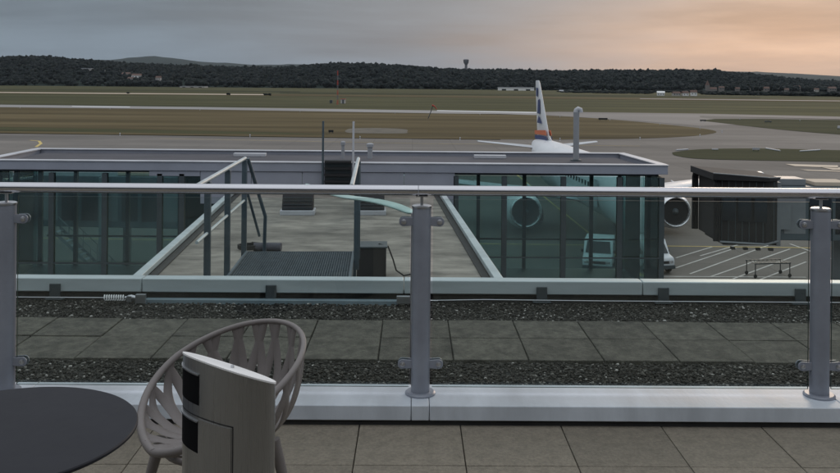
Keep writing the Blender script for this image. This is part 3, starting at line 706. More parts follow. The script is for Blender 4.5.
# apron markings
def stripe(p0, p1, w, m='paintw', lift=.02, label='painted line on the apron'):
    a, b = G(*p0), G(*p1); d = (b-a).normalized(); nrm = Vector((-d.y, d.x, 0))*w/2
    return [(a+nrm), (b+nrm), (b-nrm), (a-nrm)]
mk = MB()
for (a, b) in (((676, 268), (736, 248)), ((690, 274), (772, 244)), ((710, 277), (790, 249)), ((733, 279), (806, 252)), ((757, 281), (806, 262)), ((676, 258), (712, 247)), ((700, 256), (755, 240))):
    q = stripe(a, b, .13); mk.add([(p.x, p.y, GZ+.012) for p in q], [(0, 1, 2, 3)])
q = stripe((640, 276.5), (806, 277.5), .16); mk.add([(p.x, p.y, GZ+.016) for p in q], [(0, 1, 2, 3)])
q = stripe((790, 244), (840, 262), .16); mk.add([(p.x, p.y, GZ+.016) for p in q], [(0, 1, 2, 3)])
o = mk.build('apron_hatching', 'paintw'); struct(o, 'white diagonal hatching painted on the apron')
mk = MB()
for pts, w in ((((36, 147), (41, 143.5), (39, 141), (30, 140.2)), .5), (((160, 138.5), (420, 143.5), (640, 146)), .25), (((14.0, 0), ), 0)):
    if w:
        for a, b in zip(pts[:-1], pts[1:]):
            q = stripe(a, b, w); mk.add([(p.x, p.y, GZ+.02) for p in q], [(0, 1, 2, 3)])
mk.add([(13.9, 30, GZ+.014), (14.1, 30, GZ+.014), (13.2, 110, GZ+.014), (13.0, 110, GZ+.014)], [(0, 1, 2, 3)])
mk.add([(4, 47, GZ+.018), (30, 46, GZ+.018), (30, 46.15, GZ+.018), (4, 47.15, GZ+.018)], [(0, 1, 2, 3)])
mk.add([(-30, 40, GZ+.018), (-2, 52, GZ+.018), (-2, 52.2, GZ+.018), (-30, 40.2, GZ+.018)], [(0, 1, 2, 3)])
mk.add([(-30, 62, GZ+.018), (40, 60, GZ+.018), (40, 60.2, GZ+.018), (-30, 62.2, GZ+.018)], [(0, 1, 2, 3)])
o = mk.build('apron_guide_lines', 'painty'); struct(o, 'yellow guide lines painted on the apron')
# taxiway edge lights
lt = None
for (px, py) in ((20, 108.2), (110, 109.2), (200, 110.4), (300, 112), (395, 113.6), (480, 115), (560, 117.4), (610, 120.6), (660, 125), (700, 129), (722, 132.5), (700, 136.6), (640, 139.6), (560, 140.6), (460, 140), (360, 138.8), (250, 137), (120, 135.5), (740, 119.8), (800, 121.4)):
    p = G(px, py)
    if lt is None:
        lt = thing('taxiway_light', 'tiny grey edge light on the grass border of the taxiway', 'light', p, 0, 'edge lights along the taxiways'); MB().lathe([(.12, 0), (.07, .05), (.07, .35), (.13, .37), (.13, .5), (.05, .56)], 10).build('housing', 'cap', lt)
    else:
        c = copy_tree(lt); c.location = p
# low mounds / boards on the grass island
def sign(px, py, w, h, m, label, group=None, name='airfield_sign'):
    p = G(px, py); s = (p.y)/F
    t = thing(name, label, 'sign', p, 0, group)
    ww, hh = w*s, h*s
    box(-ww/2, ww/2, -.1, .1, hh*.35, hh).build('board', m, t)
    for x in (-.35, .35): box(x*ww-.06, x*ww+.06, -.05, .05, 0, hh*.35).build('leg', 'frame', t)
sign(603, 120.5, 9, 2.6, 'black', 'low black sign board on the taxiway left of the bend', 'dark boards beside the taxiway')
sign(703, 121.6, 6, 2.0, 'black', 'small black sign board at the tip of the green verge', 'dark boards beside the taxiway')
sign(768, 122.5, 7, 1.8, 'frame', 'dark sign board in the middle of the green verge', 'dark boards beside the taxiway')
sign(715, 150.2, 6, 1.8, 'cap', 'small pale board at the left of the grass island', 'pale boards on the grass island')
sign(756, 150.8, 7, 3.2, 'greyroof', 'grey cabinet like board midway on the grass island', 'pale boards on the grass island')
sign(331, 133.4, 5, 3.5, 'black', 'small dark board left of the paved pad', None)
sign(839, 129.5, 3, 4, 'cap', 'white upright board at the right edge of the green verge', None)
for k, (a, b, lab) in enumerate((((766, 149), (780, 151.4), 'pale bar lying askew on the grass island'), ((800, 151.8), (820, 150.6), 'longer pale bar at the right on the grass island'), ((676, 150.8), (688, 150), 'faint pale bar at the left tip of the grass island'))):
    A, B = G(*a), G(*b); c_ = (A+B)/2
    o = MB().tube([A-c_+Vector((0, 0, .15)), B-c_+Vector((0, 0, .15))], .13, 6).build('edge_bar', 'cap', None, c_); cat(o, lab, 'bar', 'pale bars on the grass island')

# ------------------------------------------------------------------ aircraft
PT, PN = Vector((12.9, 90.5, GZ)), Vector((14.9, 53.5, GZ))
pd = (PT-PN); pang = math.atan2(pd.y, pd.x) - math.pi/2
pl = thing('airliner', 'white twin engine airliner with blue marked tail parked on the apron', 'aircraft', PN, pang)
secs = [(0, .05, 2.75), (.25, .45, 2.8), (.8, .95, 2.95), (1.6, 1.38, 3.15), (2.8, 1.72, 3.45), (4.2, 1.92, 3.75), (5.5, 1.98, 3.9), (12, 1.98, 3.9), (20, 1.98, 3.9), (25, 1.98, 3.9), (28, 1.85, 4.05), (31, 1.5, 4.4), (34, 1.0, 4.8), (36.3, .5, 5.1), (37.4, .18, 5.2)]
vs = []; fs = []; N_ = 40
for (y, r, z) in secs:
    for j in range(N_): a = 2*math.pi*j/N_; vs.append((r*math.cos(a), y, z+r*1.03*math.sin(a)))
for i in range(len(secs)-1):
    for j in range(N_): fs.append((i*N_+j, i*N_+(j+1) % N_, (i+1)*N_+(j+1) % N_, (i+1)*N_+j))
fs += [tuple(range(N_)), tuple(range((len(secs)-1)*N_, len(secs)*N_))]
fus = MB().add(vs, fs).build('fuselage', 'white', pl, smooth=40)
for k, a in enumerate((-52, -24, 0, 24, 52)[:4]):
    a0 = R(-45+k*24); mb = MB(); pts = []
    for (yy, zz) in ((1.75, 3.95), (2.75, 4.75)):
        pass
    rr = 1.42
    y_l, z_l, y_h, z_h = 1.75, 3.95, 2.65, 4.72
    def cw(ang_, yy, zz, r_): return (r_*math.sin(ang_), yy + .5*abs(math.sin(ang_)), zz - .25*abs(math.sin(ang_)))
    mb.extrude([cw(a0, y_l, z_l, 1.45), cw(a0+R(21), y_l, z_l, 1.45), cw(a0+R(21), y_h, z_h, 1.52), cw(a0, y_h, z_h, 1.52)], (0, -.12, .06))
    mb.build('cockpit_window', 'darkglass', fus)
w0 = None
for s in (-1, 1):
    for k in range(26):
        y = 6.8 + k*.86
        if w0 is None or w0[0] != s:
            ob = box(-.015, .015, -.12, .12, -.17, .17).build('cabin_window', 'darkglass', fus, (s*1.975, y, 4.35)); w0 = (s, ob)
        else:
            c = w0[1].copy(); col.objects.link(c); c.parent = fus; c.location = (s*1.975, y, 4.35)
    box(-.02, .02, -.42, .42, -.95, .95).build('cabin_door', 'wing', fus, (s*1.975, 5.6, 3.95), bevel=.02)
def airfoil_loft(sections, name, m, parent):
    # sections: list of (leading edge xyz, chord, thickness, vertical?) chord runs +y
    vs = []; fs = []; prof_ = [(0, 0), (.08, .5), (.3, .95), (.6, .7), (1, .04), (.6, -.45), (.3, -.6), (.08, -.38)]
    for (le, ch, th, vert) in sections:
        for (u, w) in prof_:
            if vert: vs.append((le[0]+w*th*.5, le[1]+u*ch, le[2]))
            else: vs.append((le[0], le[1]+u*ch, le[2]+w*th*.5))
    for i in range(len(sections)-1):
        for j in range(8): fs.append((i*8+j, i*8+(j+1) % 8, (i+1)*8+(j+1) % 8, (i+1)*8+j))
    fs += [tuple(range(8)), tuple(range((len(sections)-1)*8, len(sections)*8))]
    return MB().add(vs, fs).build(name, m, parent, smooth=50)
for s in (-1, 1):
    w = airfoil_loft([((s*1.2, 11.6, 2.6), 7.3, .95, 0), ((s*6.2, 14.4, 3.0), 4.2, .55, 0), ((s*16.6, 19.7, 3.85), 1.6, .22, 0)], 'wing', 'wing', pl)
    for (fx_, fy) in ((4.2, 17.2), (8.5, 18.3), (12, 19.6)):
        MB().tube([(s*fx_, fy-2, 2.75+fx_*.03), (s*fx_, fy, 2.6+fx_*.04), (s*fx_, fy+1.7, 2.85+fx_*.04)], [.05, .2, .04], 8).build('flap_fairing', 'wing', w, smooth=50)
    airfoil_loft([((s*.4, 31.8, 5.0), 4.0, .4, 0), ((s*6.25, 35.3, 5.45), 1.5, .16, 0)], 'tailplane', 'wing', pl)
    # engine
    ex, ez, ey = s*5.75, 1.80, 11.2
    T = Matrix.Translation((ex, ey, ez)) @ Matrix.Rotation(R(-90), 4, 'X')
    en = MB().lathe([(1.20, .22), (1.34, .6), (1.40, 1.3), (1.34, 2.6), (1.06, 3.6), (.85, 3.95), (.60, 3.9)], 40, T=T)
    e_ = en.build('engine', 'white', pl, smooth=40)
    mb = MB(); prof2 = [(1.20, .22), (1.17, .08), (1.14, .03), (1.10, .0), (1.05, .04), (1.0, .2)]
    vs2 = []; fs2 = []
    for (r, z) in prof2:
        for j in range(40): a = 2*math.pi*j/40; vs2.append(T @ Vector((r*math.cos(a), r*math.sin(a), z)))
    for i in range(len(prof2)-1):
        for j in range(40): fs2.append((i*40+j, i*40+(j+1) % 40, (i+1)*40+(j+1) % 40, (i+1)*40+j))
    mb.add(vs2, fs2); mb.build('intake_lip', 'lip', e_, smooth=60)
    MB().lathe([(1.01, .215), (1.01, .219)], 40, T=T).build('fan', 'black', e_)
    MB().lathe([(.02, -.12), (.15, .0), (.26, .21)], 20, T=T).build('spinner', 'frame', e_, smooth=50)
    MB().extrude([(ex-.15, ey+1.0, 2.8), (ex-.15, ey+3.2, 2.9), (ex-.15, ey+5.6, 2.75), (ex-.15, ey+5.0, 2.4), (ex-.15, ey+2, 2.7)], (.3, 0, 0)).build('pylon', 'wing', e_)
    # main gear
    mg = MB().tube([(s*3.8, 17.6, .6), (s*3.7, 17.6, 2.8)], .14, 12).build('main_gear', 'frame', pl, smooth=40)
    for dx_ in (-.45, .45):
        T2 = Matrix.Translation((s*3.8+dx_, 17.6, .58)) @ Matrix.Rotation(R(90), 4, 'Y'); MB().lathe([(.4, -.2), (.56, -.16), (.58, 0), (.56, .16), (.4, .2)], 24, T=T2).build('wheel', 'rubber', mg, smooth=40)
ng = MB().tube([(0, 5.0, .4), (0, 5.2, 2.3)], .09, 12).build('nose_gear', 'frame', pl, smooth=40)
for dx_ in (-.25, .25):
    T2 = Matrix.Translation((dx_, 5.0, .38)) @ Matrix.Rotation(R(90), 4, 'Y'); MB().lathe([(.25, -.11), (.37, -.08), (.38, 0), (.37, .08), (.25, .11)], 20, T=T2).build('wheel', 'rubber', ng, smooth=40)
fin = airfoil_loft([((0, 27.2, 5.55), 8.4, .25, 1), ((0, 30.0, 6.4), 5.9, .5, 1), ((0, 34.6, 11.5), 2.4, .25, 1), ((0, 35.1, 11.8), 1.7, .1, 1)], 'tail_fin', 'white', pl)
def finx(z): return .26 - .12*max(0, (z-6.4)/5.1)
def fin_mark(name, pts, m):
    for s in (-1, 1):
        vs_ = [(s*(finx(z)*.96), y, z) for y, z in pts]
        MB().extrude(vs_, (s*.03, 0, 0)).build(name, m, fin)
def le(z): return 30.0 + (z-6.4)*.902
def chord(z): return 5.9 - (z-6.4)*.686
def fp(u, z): return (le(z)+u*chord(z), z)
fin_mark('blue_emblem', [fp(.30, 11.0), fp(.60, 11.05), fp(.66, 10.2), fp(.50, 10.1)], 'navy')
fin_mark('blue_emblem', [fp(.22, 9.9), fp(.46, 9.75), fp(.66, 8.4), fp(.38, 8.4)], 'navy')
fin_mark('blue_emblem', [fp(.52, 8.2), fp(.74, 7.45), fp(.30, 7.45)], 'navy')
fin_mark('orange_band', [fp(.02, 6.9), fp(.98, 6.6), fp(.98, 6.25), fp(.02, 6.4)], 'orange')
fin_mark('navy_band', [fp(.02, 6.3), fp(.98, 6.15), fp(.98, 5.75), fp(.05, 5.75)], 'navy')
# sub-parts already hang under tail_fin

# ------------------------------------------------------------------ boarding bridges
def jet_bridge(name, label, loc, rz, L1, cabdir=1, cab=True, group='boarding bridges beside the corridor'):
    t = thing(name, label, 'boarding bridge', loc, rz, group)
    # local: tunnel runs +x from cab; z=0 is the ground; floor at 3.65
    f0, h = 3.65, 2.75
    box(2.6, 2.6+L1*.45, -1.2, 1.2, f0, f0+h).build('tunnel', 'bridgewall', t, bevel=.04)
    box(2.6+L1*.45, 2.6+L1, -1.35, 1.35, f0-.15, f0+h+.15).build('outer_tunnel', 'bridgewall', t, bevel=.04)
    for k in range(9):
        x = 2.9 + k*L1*.45/9
        for s in (-1, 1):
            box(x, x+L1*.45/9-.22, s*1.2-.025, s*1.2+.025, f0+.35, f0+h-.4).build('window', 'darkglass' if k % 3 != 0 else 'bridgelight', t)
    for k in range(10):
        x = 2.8+L1*.45 + k*L1*.55/10
        for s in (-1, 1):
            box(x, x+L1*.55/10-.25, s*1.35-.025, s*1.35+.025, f0+.3, f0+h-.3).build('window', 'darkglass', t)
    for x in (2.5, 2.6+L1*.45):
        box(x-.08, x+.14, -1.45, 1.45, f0-.25, f0+h+.25).build('portal_frame', 'bridgelight', t, bevel=.02)
    if cab:
        box(-.3, 2.38, -1.55, 1.5, f0-.2, f0+.02).build('cab_floor', 'bridgedark', t)
        c_ = MB().prism([(-.6, -1.9), (1.5, -2.5), (2.4, -1.6), (2.4, 1.5), (1.0, 2.1), (-.6, 1.7)], f0+.02, f0+3.15).build('cab', 'bridgedark', t, bevel=.05)
        MB().add([(-1.0, -2.1, f0+3.15), (1.6, -2.7, f0+3.15), (2.5, -1.7, f0+3.15), (2.5, 1.7, f0+3.15), (-1.0, 1.9, f0+3.15), (-1.0, -2.1, f0+3.5), (1.6, -2.7, f0+3.35), (2.5, -1.7, f0+3.25), (2.5, 1.7, f0+3.25), (-1.0, 1.9, f0+3.5)], [(4,3,2,1,0), (5,6,7,8,9), (0,1,6,5), (1,2,7,6), (2,3,8,7), (3,4,9,8), (4,0,5,9)]).build('cab_roof', 'bridgedark', t, bevel=.02)
        for k in range(9):
            MB().tube([(-.5+k*.31, -1.92-.28*max(0, 1-abs(k*.31-2.0)/2.0)-.35*(k*.31/2.1 if k < 7 else .3), f0+.1), (-.5+k*.31, -1.92-.28*max(0, 1-abs(k*.31-2.0)/2.0)-.35*(k*.31/2.1 if k < 7 else .3), f0+3.1)], .022, 6).build('side_rib', 'frame', c_)
        MB().tube([(-.6, -1.93, f0+.02), (1.5, -2.53, f0+.02), (2.42, -1.62, f0+.02)], .06, 6).build('floor_edge', 'bridgelight', c_)
        MB().tube([(-1.0, -2.1, f0+3.5), (1.6, -2.7, f0+3.36), (2.5, -1.7, f0+3.27)], .035, 6).build('roof_edge', 'bridgelight', c_)
        # folding canopy: ribs
        for k in range(3):
            x = -.66 - k*.10
            MB().tube([(x, -1.95, f0+.05), (x, -1.95, f0+2.95), (x, -1.6, f0+3.3+.03*k), (x, 1.5, f0+3.3+.03*k), (x, 1.8, f0+2.9), (x, 1.8, f0+.05)], .08, 6).build('canopy_rib', 'bridgedark', t)
        for k in range(3):
            T = Matrix.Translation((-.55+.72*k+.05, -1.93-.2*k-.012, 0)) @ Matrix.Rotation(R(-16), 4, 'Z')
            box(.03, .62, -.06, -.02, f0+1.1, f0+2.6, T).build('cab_window', 'darkglass', c_)
        box(1.75, 2.35, -2.02, -1.98, f0+.6, f0+2.2, Matrix.Translation((.8, .6, 0)) @ Matrix.Rotation(R(0), 4, 'Z')).build('control_panel', 'bridgelight', t)
        box(2.7, 4.2, -.7, .7, f0+h+.005, f0+h+.35).build('roof_unit', 'bridgelight', t, bevel=.03)
        box(4.6, 6.4, -.8, .8, f0+h+.005, f0+h+.22).build('roof_hatch', 'beige', t, bevel=.03)
        for k in range(4): box(-.1+k*.6, .1+k*.6, -2.2-.08*k, -2.0-.08*k, f0-.32, f0-.2).build('bumper', 'rubber', t)
    # lift columns with wheels
    lc = box(6.6, 7.0, -1.75, -1.45, .9, f0+h).build('lift_column', 'bridgelight', t, bevel=.02)
    box(6.6, 7.0, 1.45, 1.75, .9, f0+h).build('lift_column', 'bridgelight', t, bevel=.02)
    box(6.5, 7.1, -1.9, 1.9, .6, .9).build('axle_beam', 'bridgelight', t, bevel=.03)
    for y in (-1.3, -.75, .75, 1.3):
        T2 = Matrix.Translation((6.8, y, .5)) @ Matrix.Rotation(R(90), 4, 'X'); MB().lathe([(.3, -.15), (.48, -.12), (.5, 0), (.48, .12), (.3, .15)], 20, T=T2).build('wheel', 'rubber', t, smooth=40)
    # service stair
    return t
def stair(label, loc, rz, n=15, rise=.24, run=.26, w=.9):
    t = thing('service_stairs', label, 'stairs', loc, rz, 'open metal stairs of the boarding bridges')
    for s in (-1, 1):
        MB().extrude([(0, s*w/2-.02, .0), (n*run, s*w/2-.02, n*rise), (n*run, s*w/2-.02, n*rise+.22), (0, s*w/2-.02, .22)], (0, .04, 0)).build('stringer', 'bridgelight', t)
        MB().tube([(0, s*w/2, 1.1), (n*run, s*w/2, n*rise+1.1), (n*run+1, s*w/2, n*rise+1.1)], .025, 8).build('handrail', 'bridgelight', t)
        for k in range(0, n+1, 3): box(k*run-.02, k*run+.02, s*w/2-.015, s*w/2+.015, k*rise+.2, k*rise+1.1).build('baluster', 'bridgelight', t)
    for k in range(n): box(k*run, k*run+.24, -w/2+.025, w/2-.025, k*rise+.16, k*rise+.19).build('step', 'cap', t)
    return t
p = at(715, 238, 44.0)
jet_bridge('boarding_bridge', 'dark boarding bridge with folding hood on the right of the corridor', (at(721, 200, 45.0).x, 45.2, GZ-.15), R(-2), 26)
p = G(806, 279); stair('light metal service stairs under the bridge at the right edge', (p.x+1.6, 47.2, GZ), R(0), 15)
jb = jet_bridge('boarding_bridge', 'dark boarding bridge seen through the left corridor glass', (-9.5, 47.0, GZ-.15), R(176), 22)
p = G(140, 274); stair('metal service stairs behind the left corridor glass', (p.x+.6, 46.0, GZ), R(178), 14)

# ------------------------------------------------------------------ ground vehicles
def van(px, py, rz, label, length=3.4, w=1.75, h=1.9, hood=.75):
    p = G(px, py); t = thing('airport_van', label, 'vehicle', p, rz, 'white vehicles under the aircraft nose')
    hw_ = w/2
    side = [(0, .35), (0, .85), (.10, 1.0), (hood, 1.12), (hood+.55, h-.08), (hood+.8, h), (length-.1, h), (length, h-.15), (length, .35)]
    b = MB().extrude([(-hw_, y, z) for y, z in side], (w, 0, 0)).build('body', 'vehicle', t, bevel=.05)
    a = Vector((0, hood+.03, 1.16)); c = Vector((0, hood+.53, h-.12)); nrm = Vector((0, -(c.z-a.z), (c.y-a.y))).normalized()*.02
    MB().extrude([Vector((-hw_+.12, a.y, a.z))+nrm, Vector((hw_-.12, a.y, a.z))+nrm, Vector((hw_-.2, c.y, c.z))+nrm, Vector((-hw_+.2, c.y, c.z))+nrm], nrm*.6).build('windscreen', 'darkglass', t)
    for s in (-1, 1):
        MB().extrude([(s*(hw_+.004), hood+.35, 1.15), (s*(hw_+.004), hood+1.2, 1.15), (s*(hw_+.004), hood+1.2, h-.2), (s*(hw_+.004), hood+.75, h-.2)], (s*.01, 0, 0)).build('side_window', 'darkglass', t)
        box(s*hw_*.72-.14, s*hw_*.72+.14, -.015, .02, .68, .84).build('headlight', 'lip', t, bevel=.01)
        box(s*(hw_+.02), s*(hw_+.16), hood+.35, hood+.45, 1.12, 1.3).build('mirror', 'black', t)
        for y in (.65, length-.65):
            T2 = Matrix.Translation((s*(hw_-.06), y, .33)) @ Matrix.Rotation(R(90), 4, 'Y'); wh = MB().lathe([(.2, -.1), (.31, -.09), (.33, 0), (.31, .09), (.2, .1)], 20, T=T2).build('wheel', 'rubber', t, smooth=40)
            MB().lathe([(.18, -.105), (.18, .105)], 16, T=T2).build('rim', 'greyroof', wh)
    box(-hw_*.55, hw_*.55, -.02, .02, .66, .82).build('grille', 'black', t); box(-hw_-.01, hw_+.01, -.08, .1, .34, .56).build('bumper', 'frame', t, bevel=.02)
    return t
van(597, 275, R(-16), 'white van standing under the left engine side of the aircraft nose')
van(662, 275, R(14), 'white service vehicle at the right corner of the corridor glass', 2.9, 1.7, 2.0, .55)
# dolly near the hatching
p = G(768, 276); t = thing('baggage_dolly', 'low open metal frame trolley on the apron hatching', 'trolley', p, R(8))
for (x, y) in ((-1.1, -.5), (1.1, -.5), (-1.1, .5), (1.1, .5)):
    MB().tube([(x, y, .1), (x, y, .85)], .03, 8).build('leg', 'black', t); T2 = Matrix.Translation((x, y, .12)) @ Matrix.Rotation(R(90), 4, 'X'); MB().lathe([(.1, -.04), (.12, 0), (.1, .04)], 12, T=T2).build('wheel', 'rubber', t)
mb = MB()
for i in range(9): mb.box(-1.1+i*.27, -1.05+i*.27, -.5, .5, .85, .88)
mb.box(-1.15, 1.15, -.53, -.48, .82, .9); mb.box(-1.15, 1.15, .48, .53, .82, .9); mb.build('rack', 'frame', t)

# ------------------------------------------------------------------ distance: hills, woods, village
SKY = [(-200, 56), (-60, 56), (0, 56.5), (30, 55.2), (60, 57.2), (90, 59.5), (130, 62.5), (180, 64.5), (230, 66), (280, 66.5), (310, 64), (345, 62), (375, 63), (405, 65), (440, 67.5), (480, 69), (520, 69), (560, 70), (600, 69.5), (640, 69.5), (680, 69.5), (715, 69.5), (735, 72), (770, 75), (800, 78.5), (840, 80.5), (900, 83), (1040, 86)]
def sky_y(px):
    for (a, ya), (b, yb) in zip(SKY[:-1], SKY[1:]):
        if a <= px <= b: return ya + (yb-ya)*(px-a)/(b-a)
    return 80
def ridge(name, Y0, Y1, table, m, label, n=140, sub=0, rough=2.0):
    vs = []; fs = []; rows = 7
    for i in range(n+1):
        px = -200 + 1240*i/n
        for k in range(rows):
            s = k/(rows-1); Y = Y0+(Y1-Y0)*s
            ztop_ = at(px, table(px), Y1).z - sub
            zz = GZ-.5 + (ztop_-GZ)*(math.sin(s*math.pi/2)**1.1) + (random.uniform(-rough, rough) if 0 < k < rows-1 else 0)
            X = at(px, 80, Y).x
            vs.append((X, Y, zz))
        vs.append((at(px, 80, Y1+400).x, Y1+600, GZ-5))
    rr = rows+1
    for i in range(n):
        for k in range(rr-1): fs.append((i*rr+k, (i+1)*rr+k, (i+1)*rr+k+1, i*rr+k+1))
    o = MB().add(vs, fs).build(name, m, smooth=60); struct(o, label); return o
def base_y(px): return 82.6 + (px/840)*9.5
# wood: base distance varies with the base row
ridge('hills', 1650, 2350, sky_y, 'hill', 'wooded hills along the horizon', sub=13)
far1 = [(-200, 60), (60, 60.5), (110, 60), (130, 57.5), (150, 56), (170, 57.5), (200, 61.5), (260, 65), (300, 64), (330, 65), (400, 69), (560, 73), (700, 71), (730, 71.2), (760, 71.8), (800, 73.6), (840, 76), (1040, 84)]
def far_y(px):
    for (a, ya), (b, yb) in zip(far1[:-1], far1[1:]):
        if a <= px <= b: return ya + (yb-ya)*(px-a)/(b-a)
    return 80
ridge('far_hills', 8200, 10500, far_y, 'hill', 'bluish hills far behind the woods', rough=8)

def blobs(name, centres, sizes, material, parent=None, loc=None):
    t = (1+5**.5)/2
    iv = np.array([(-1,t,0),(1,t,0),(-1,-t,0),(1,-t,0),(0,-1,t),(0,1,t),(0,-1,-t),(0,1,-t),(t,0,-1),(t,0,1),(-t,0,-1),(-t,0,1)], float)/1.9
    fc = np.array([(0,11,5),(0,5,1),(0,1,7),(0,7,10),(0,10,11),(1,5,9),(5,11,4),(11,10,2),(10,7,6),(7,1,8),(3,9,4),(3,4,2),(3,2,6),(3,6,8),(3,8,9),(4,9,5),(2,4,11),(6,2,10),(8,6,7),(9,8,1)])
    C = np.array(centres); S = np.array(sizes); n = len(C)
    V = iv[None]*rng.uniform(.6, 1.35, (n, 12, 1))*S[:, None, :] + C[:, None, :]
    V = V.reshape(-1, 3); Fs = (fc[None]+(np.arange(n)*12)[:, None, None]).reshape(-1, 3)
    me = bpy.data.meshes.new(name); me.vertices.add(len(V)); me.vertices.foreach_set('co', V.ravel())
    me.loops.add(Fs.size); me.loops.foreach_set('vertex_index', Fs.ravel().astype(np.int32))
    me.polygons.add(len(Fs)); me.polygons.foreach_set('loop_start', np.arange(0, Fs.size, 3, dtype=np.int32)); me.polygons.foreach_set('loop_total', np.full(len(Fs), 3, dtype=np.int32))
    me.update(calc_edges=True)
    a_ = me.attributes.new('tone', 'FLOAT', 'POINT'); a_.data.foreach_set('value', np.repeat(rng.uniform(0, 1, n), 12).astype(np.float32))
    me.materials.append(material); me.shade_smooth(); o = bpy.data.objects.new(name, me); col.objects.link(o)
    if parent: o.parent = parent
    if loc is not None: o.location = loc
    return o
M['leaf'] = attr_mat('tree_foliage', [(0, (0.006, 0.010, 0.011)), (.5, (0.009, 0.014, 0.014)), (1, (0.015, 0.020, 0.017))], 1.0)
C, S = [], []
Y0, Y1 = 1650, 2350
for k in range(11000):
    px = random.uniform(-190, 1020); s = random.random()**.8
    Y = Y0 - 40 + (Y1-Y0+40)*s
    ss = max(0, (Y-Y0)/(Y1-Y0)); zg = GZ + (at(px, sky_y(px), Y1).z-13-GZ)*(math.sin(ss*math.pi/2)**1.1)
    X = at(px, 80, Y).x; h = random.uniform(8, 12.5)*(1.3 if random.random() < .03 else 1)
    w = random.uniform(4, 8)
    for j in range(3):
        C.append((X+random.uniform(-w, w)*.6, Y+random.uniform(-w, w)*.6, zg+h*random.uniform(.35, .85))); S.append((w*random.uniform(.5, .9), w*.8, h*random.uniform(.28, .45)))
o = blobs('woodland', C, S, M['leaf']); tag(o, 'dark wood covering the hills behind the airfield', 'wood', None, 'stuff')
# near scrub belt at the right and hedges
C, S = [], []
for k in range(2600):
    px = random.uniform(560, 1030); f_ = (px-560)/280
    yb = 92.6 + 4.0*min(1.4, f_)
    if random.random() > .35+.5*min(1, f_): continue
    p = G(px, yb - random.uniform(0, 1.6) - (1.5 if 650 < px < 705 else 0)); h = random.uniform(2, 5.5)*(.5+.5*min(1, f_))
    for j in range(3):
        w = random.uniform(2, 4.5); C.append((p.x+random.uniform(-4, 4), p.y+random.uniform(-6, 6), GZ+h*random.uniform(.2, .8))); S.append((w, w, h*.35))
o = blobs('scrub_belt', C, S, M['leaf']); tag(o, 'dark scrub and hedgerow in front of the village on the right', 'scrub', None, 'stuff')
C, S = [], []
for k in range(500):
    px = random.uniform(-150, 560); p = G(px, 84.6+px/840*8.4+random.uniform(-.15, .15)); h = random.uniform(1, 4)
    C.append((p.x, p.y, GZ+h*.5)); S.append((random.uniform(3, 9), 3, h*.6))
o = blobs('hedgerow', C, S, M['leaf']); tag(o, 'low dark hedgerow at the foot of the wooded hills', 'hedge', None, 'stuff')

def hill_z(X, Y):
    ss = max(0, min(1, (Y-Y0)/(Y1-Y0)))
    return ss
def house(px, py, wpx, hpx, Y, label, walls='whitewash', roofm='roof', name='house', gable=True, c='house', group='houses below the wooded hills', lift=None):
    p = at(px, py, Y); s = Y/F; w = wpx*s; h = hpx*s
    zf = p.z
    t = thing(name, label, c, (p.x, Y, zf), R(random.uniform(-12, 12)), group)
    d = w*.7 if gable else w*.35
    wh = h*.6 if gable else h*.85
    box(-w/2, w/2, 0, d, -4, wh).build('wall', walls, t)
    if gable:
        MB().extrude([(-w/2-.4, -.5, wh+.01), (-w/2-.4, d+.5, wh+.01), (-w/2-.4, d/2, h)], (w+.8, 0, 0)).build('roof', roofm, t)
    else:
        box(-w/2-.3, w/2+.3, -.4, d+.4, wh+.01, h).build('roof', roofm, t)
    nw = 3 if wpx > 6 else 2
    for k in range(nw):
        x = -w/2 + w*(k+.5)/nw; box(x-w*.06, x+w*.06, -.08, -.01, wh*.35, wh*.75).build('window', 'darkglass', t)
    return t
house(516, 92.3, 36, 5.2, 1500, 'long low white hangar before the woods left of the aircraft tail', 'whitewash', 'greyroof', 'hangar', False, 'hangar', None)
house(569, 93.2, 13, 2.8, 1420, 'low white shed just right of the aircraft tail', 'brick', 'greyroof', 'shed', False, 'shed', None)
house(561.5, 92.8, 4, 3, 1400, 'tiny pale hut between aircraft tail and white shed', 'brick', 'greyroof', 'hut', True, 'hut', None)
house(605, 93.6, 12, 2.6, 1400, 'low grey shed before the scrub right of the exhaust pipe', 'brick', 'greyroof', 'shed', False, 'shed', None)
house(661, 95.6, 7, 4.6, 940, 'white gabled house standing alone left in the village', 'whitewash', 'whitewash')
house(677, 95.6, 7, 4.2, 940, 'grey house second from the left in the village', 'brick')
house(686, 96.0, 6, 5.0, 940, 'white house with dark roof in the middle of the village', 'whitewash')
house(694, 95.6, 6, 5.6, 940, 'taller white house just left of the church', 'whitewash')
house(722, 89.6, 5, 3.4, 1550, 'small dim house right of the church', 'dim')
house(753, 90.0, 5, 3.6, 1650, 'dim pale house among the scrub right of the church', 'dim')
house(767, 91.0, 5, 4.4, 1450, 'grey house on the slope before the right hill', 'dim')
house(798, 89.4, 6, 4.0, 1640, 'grey house higher on the slope left of the small gabled house', 'dim')
house(833, 90.8, 7, 4.2, 1600, 'pale house nearest the right edge of the hills', 'dim')
house(738, 91.0, 4, 3.8, 1420, 'narrow dim house between the church and the scrub', 'dim')
house(817, 91.6, 4, 3.6, 1400, 'small gabled house on the slope near the right edge', 'brick')
house(787, 91.6, 4, 3.4, 1400, 'low dim cottage left of the pale slope house', 'dim')
house(644, 79.0, 6, 3, 1950, 'small pale house high in the right woods', 'brick')
house(83, 73.5, 17, 5.4, 1900, 'long pale terrace block high on the left hillside', 'brick', 'greyroof', 'apartment_block', False, 'building')
house(104, 73.6, 8, 4, 1900, 'pale block right of the long terrace on the left hillside', 'brick', 'greyroof', 'apartment_block', False, 'building')
house(125, 76.5, 8, 4.4, 1800, 'grey house right below the terrace on the left hillside', 'brick')
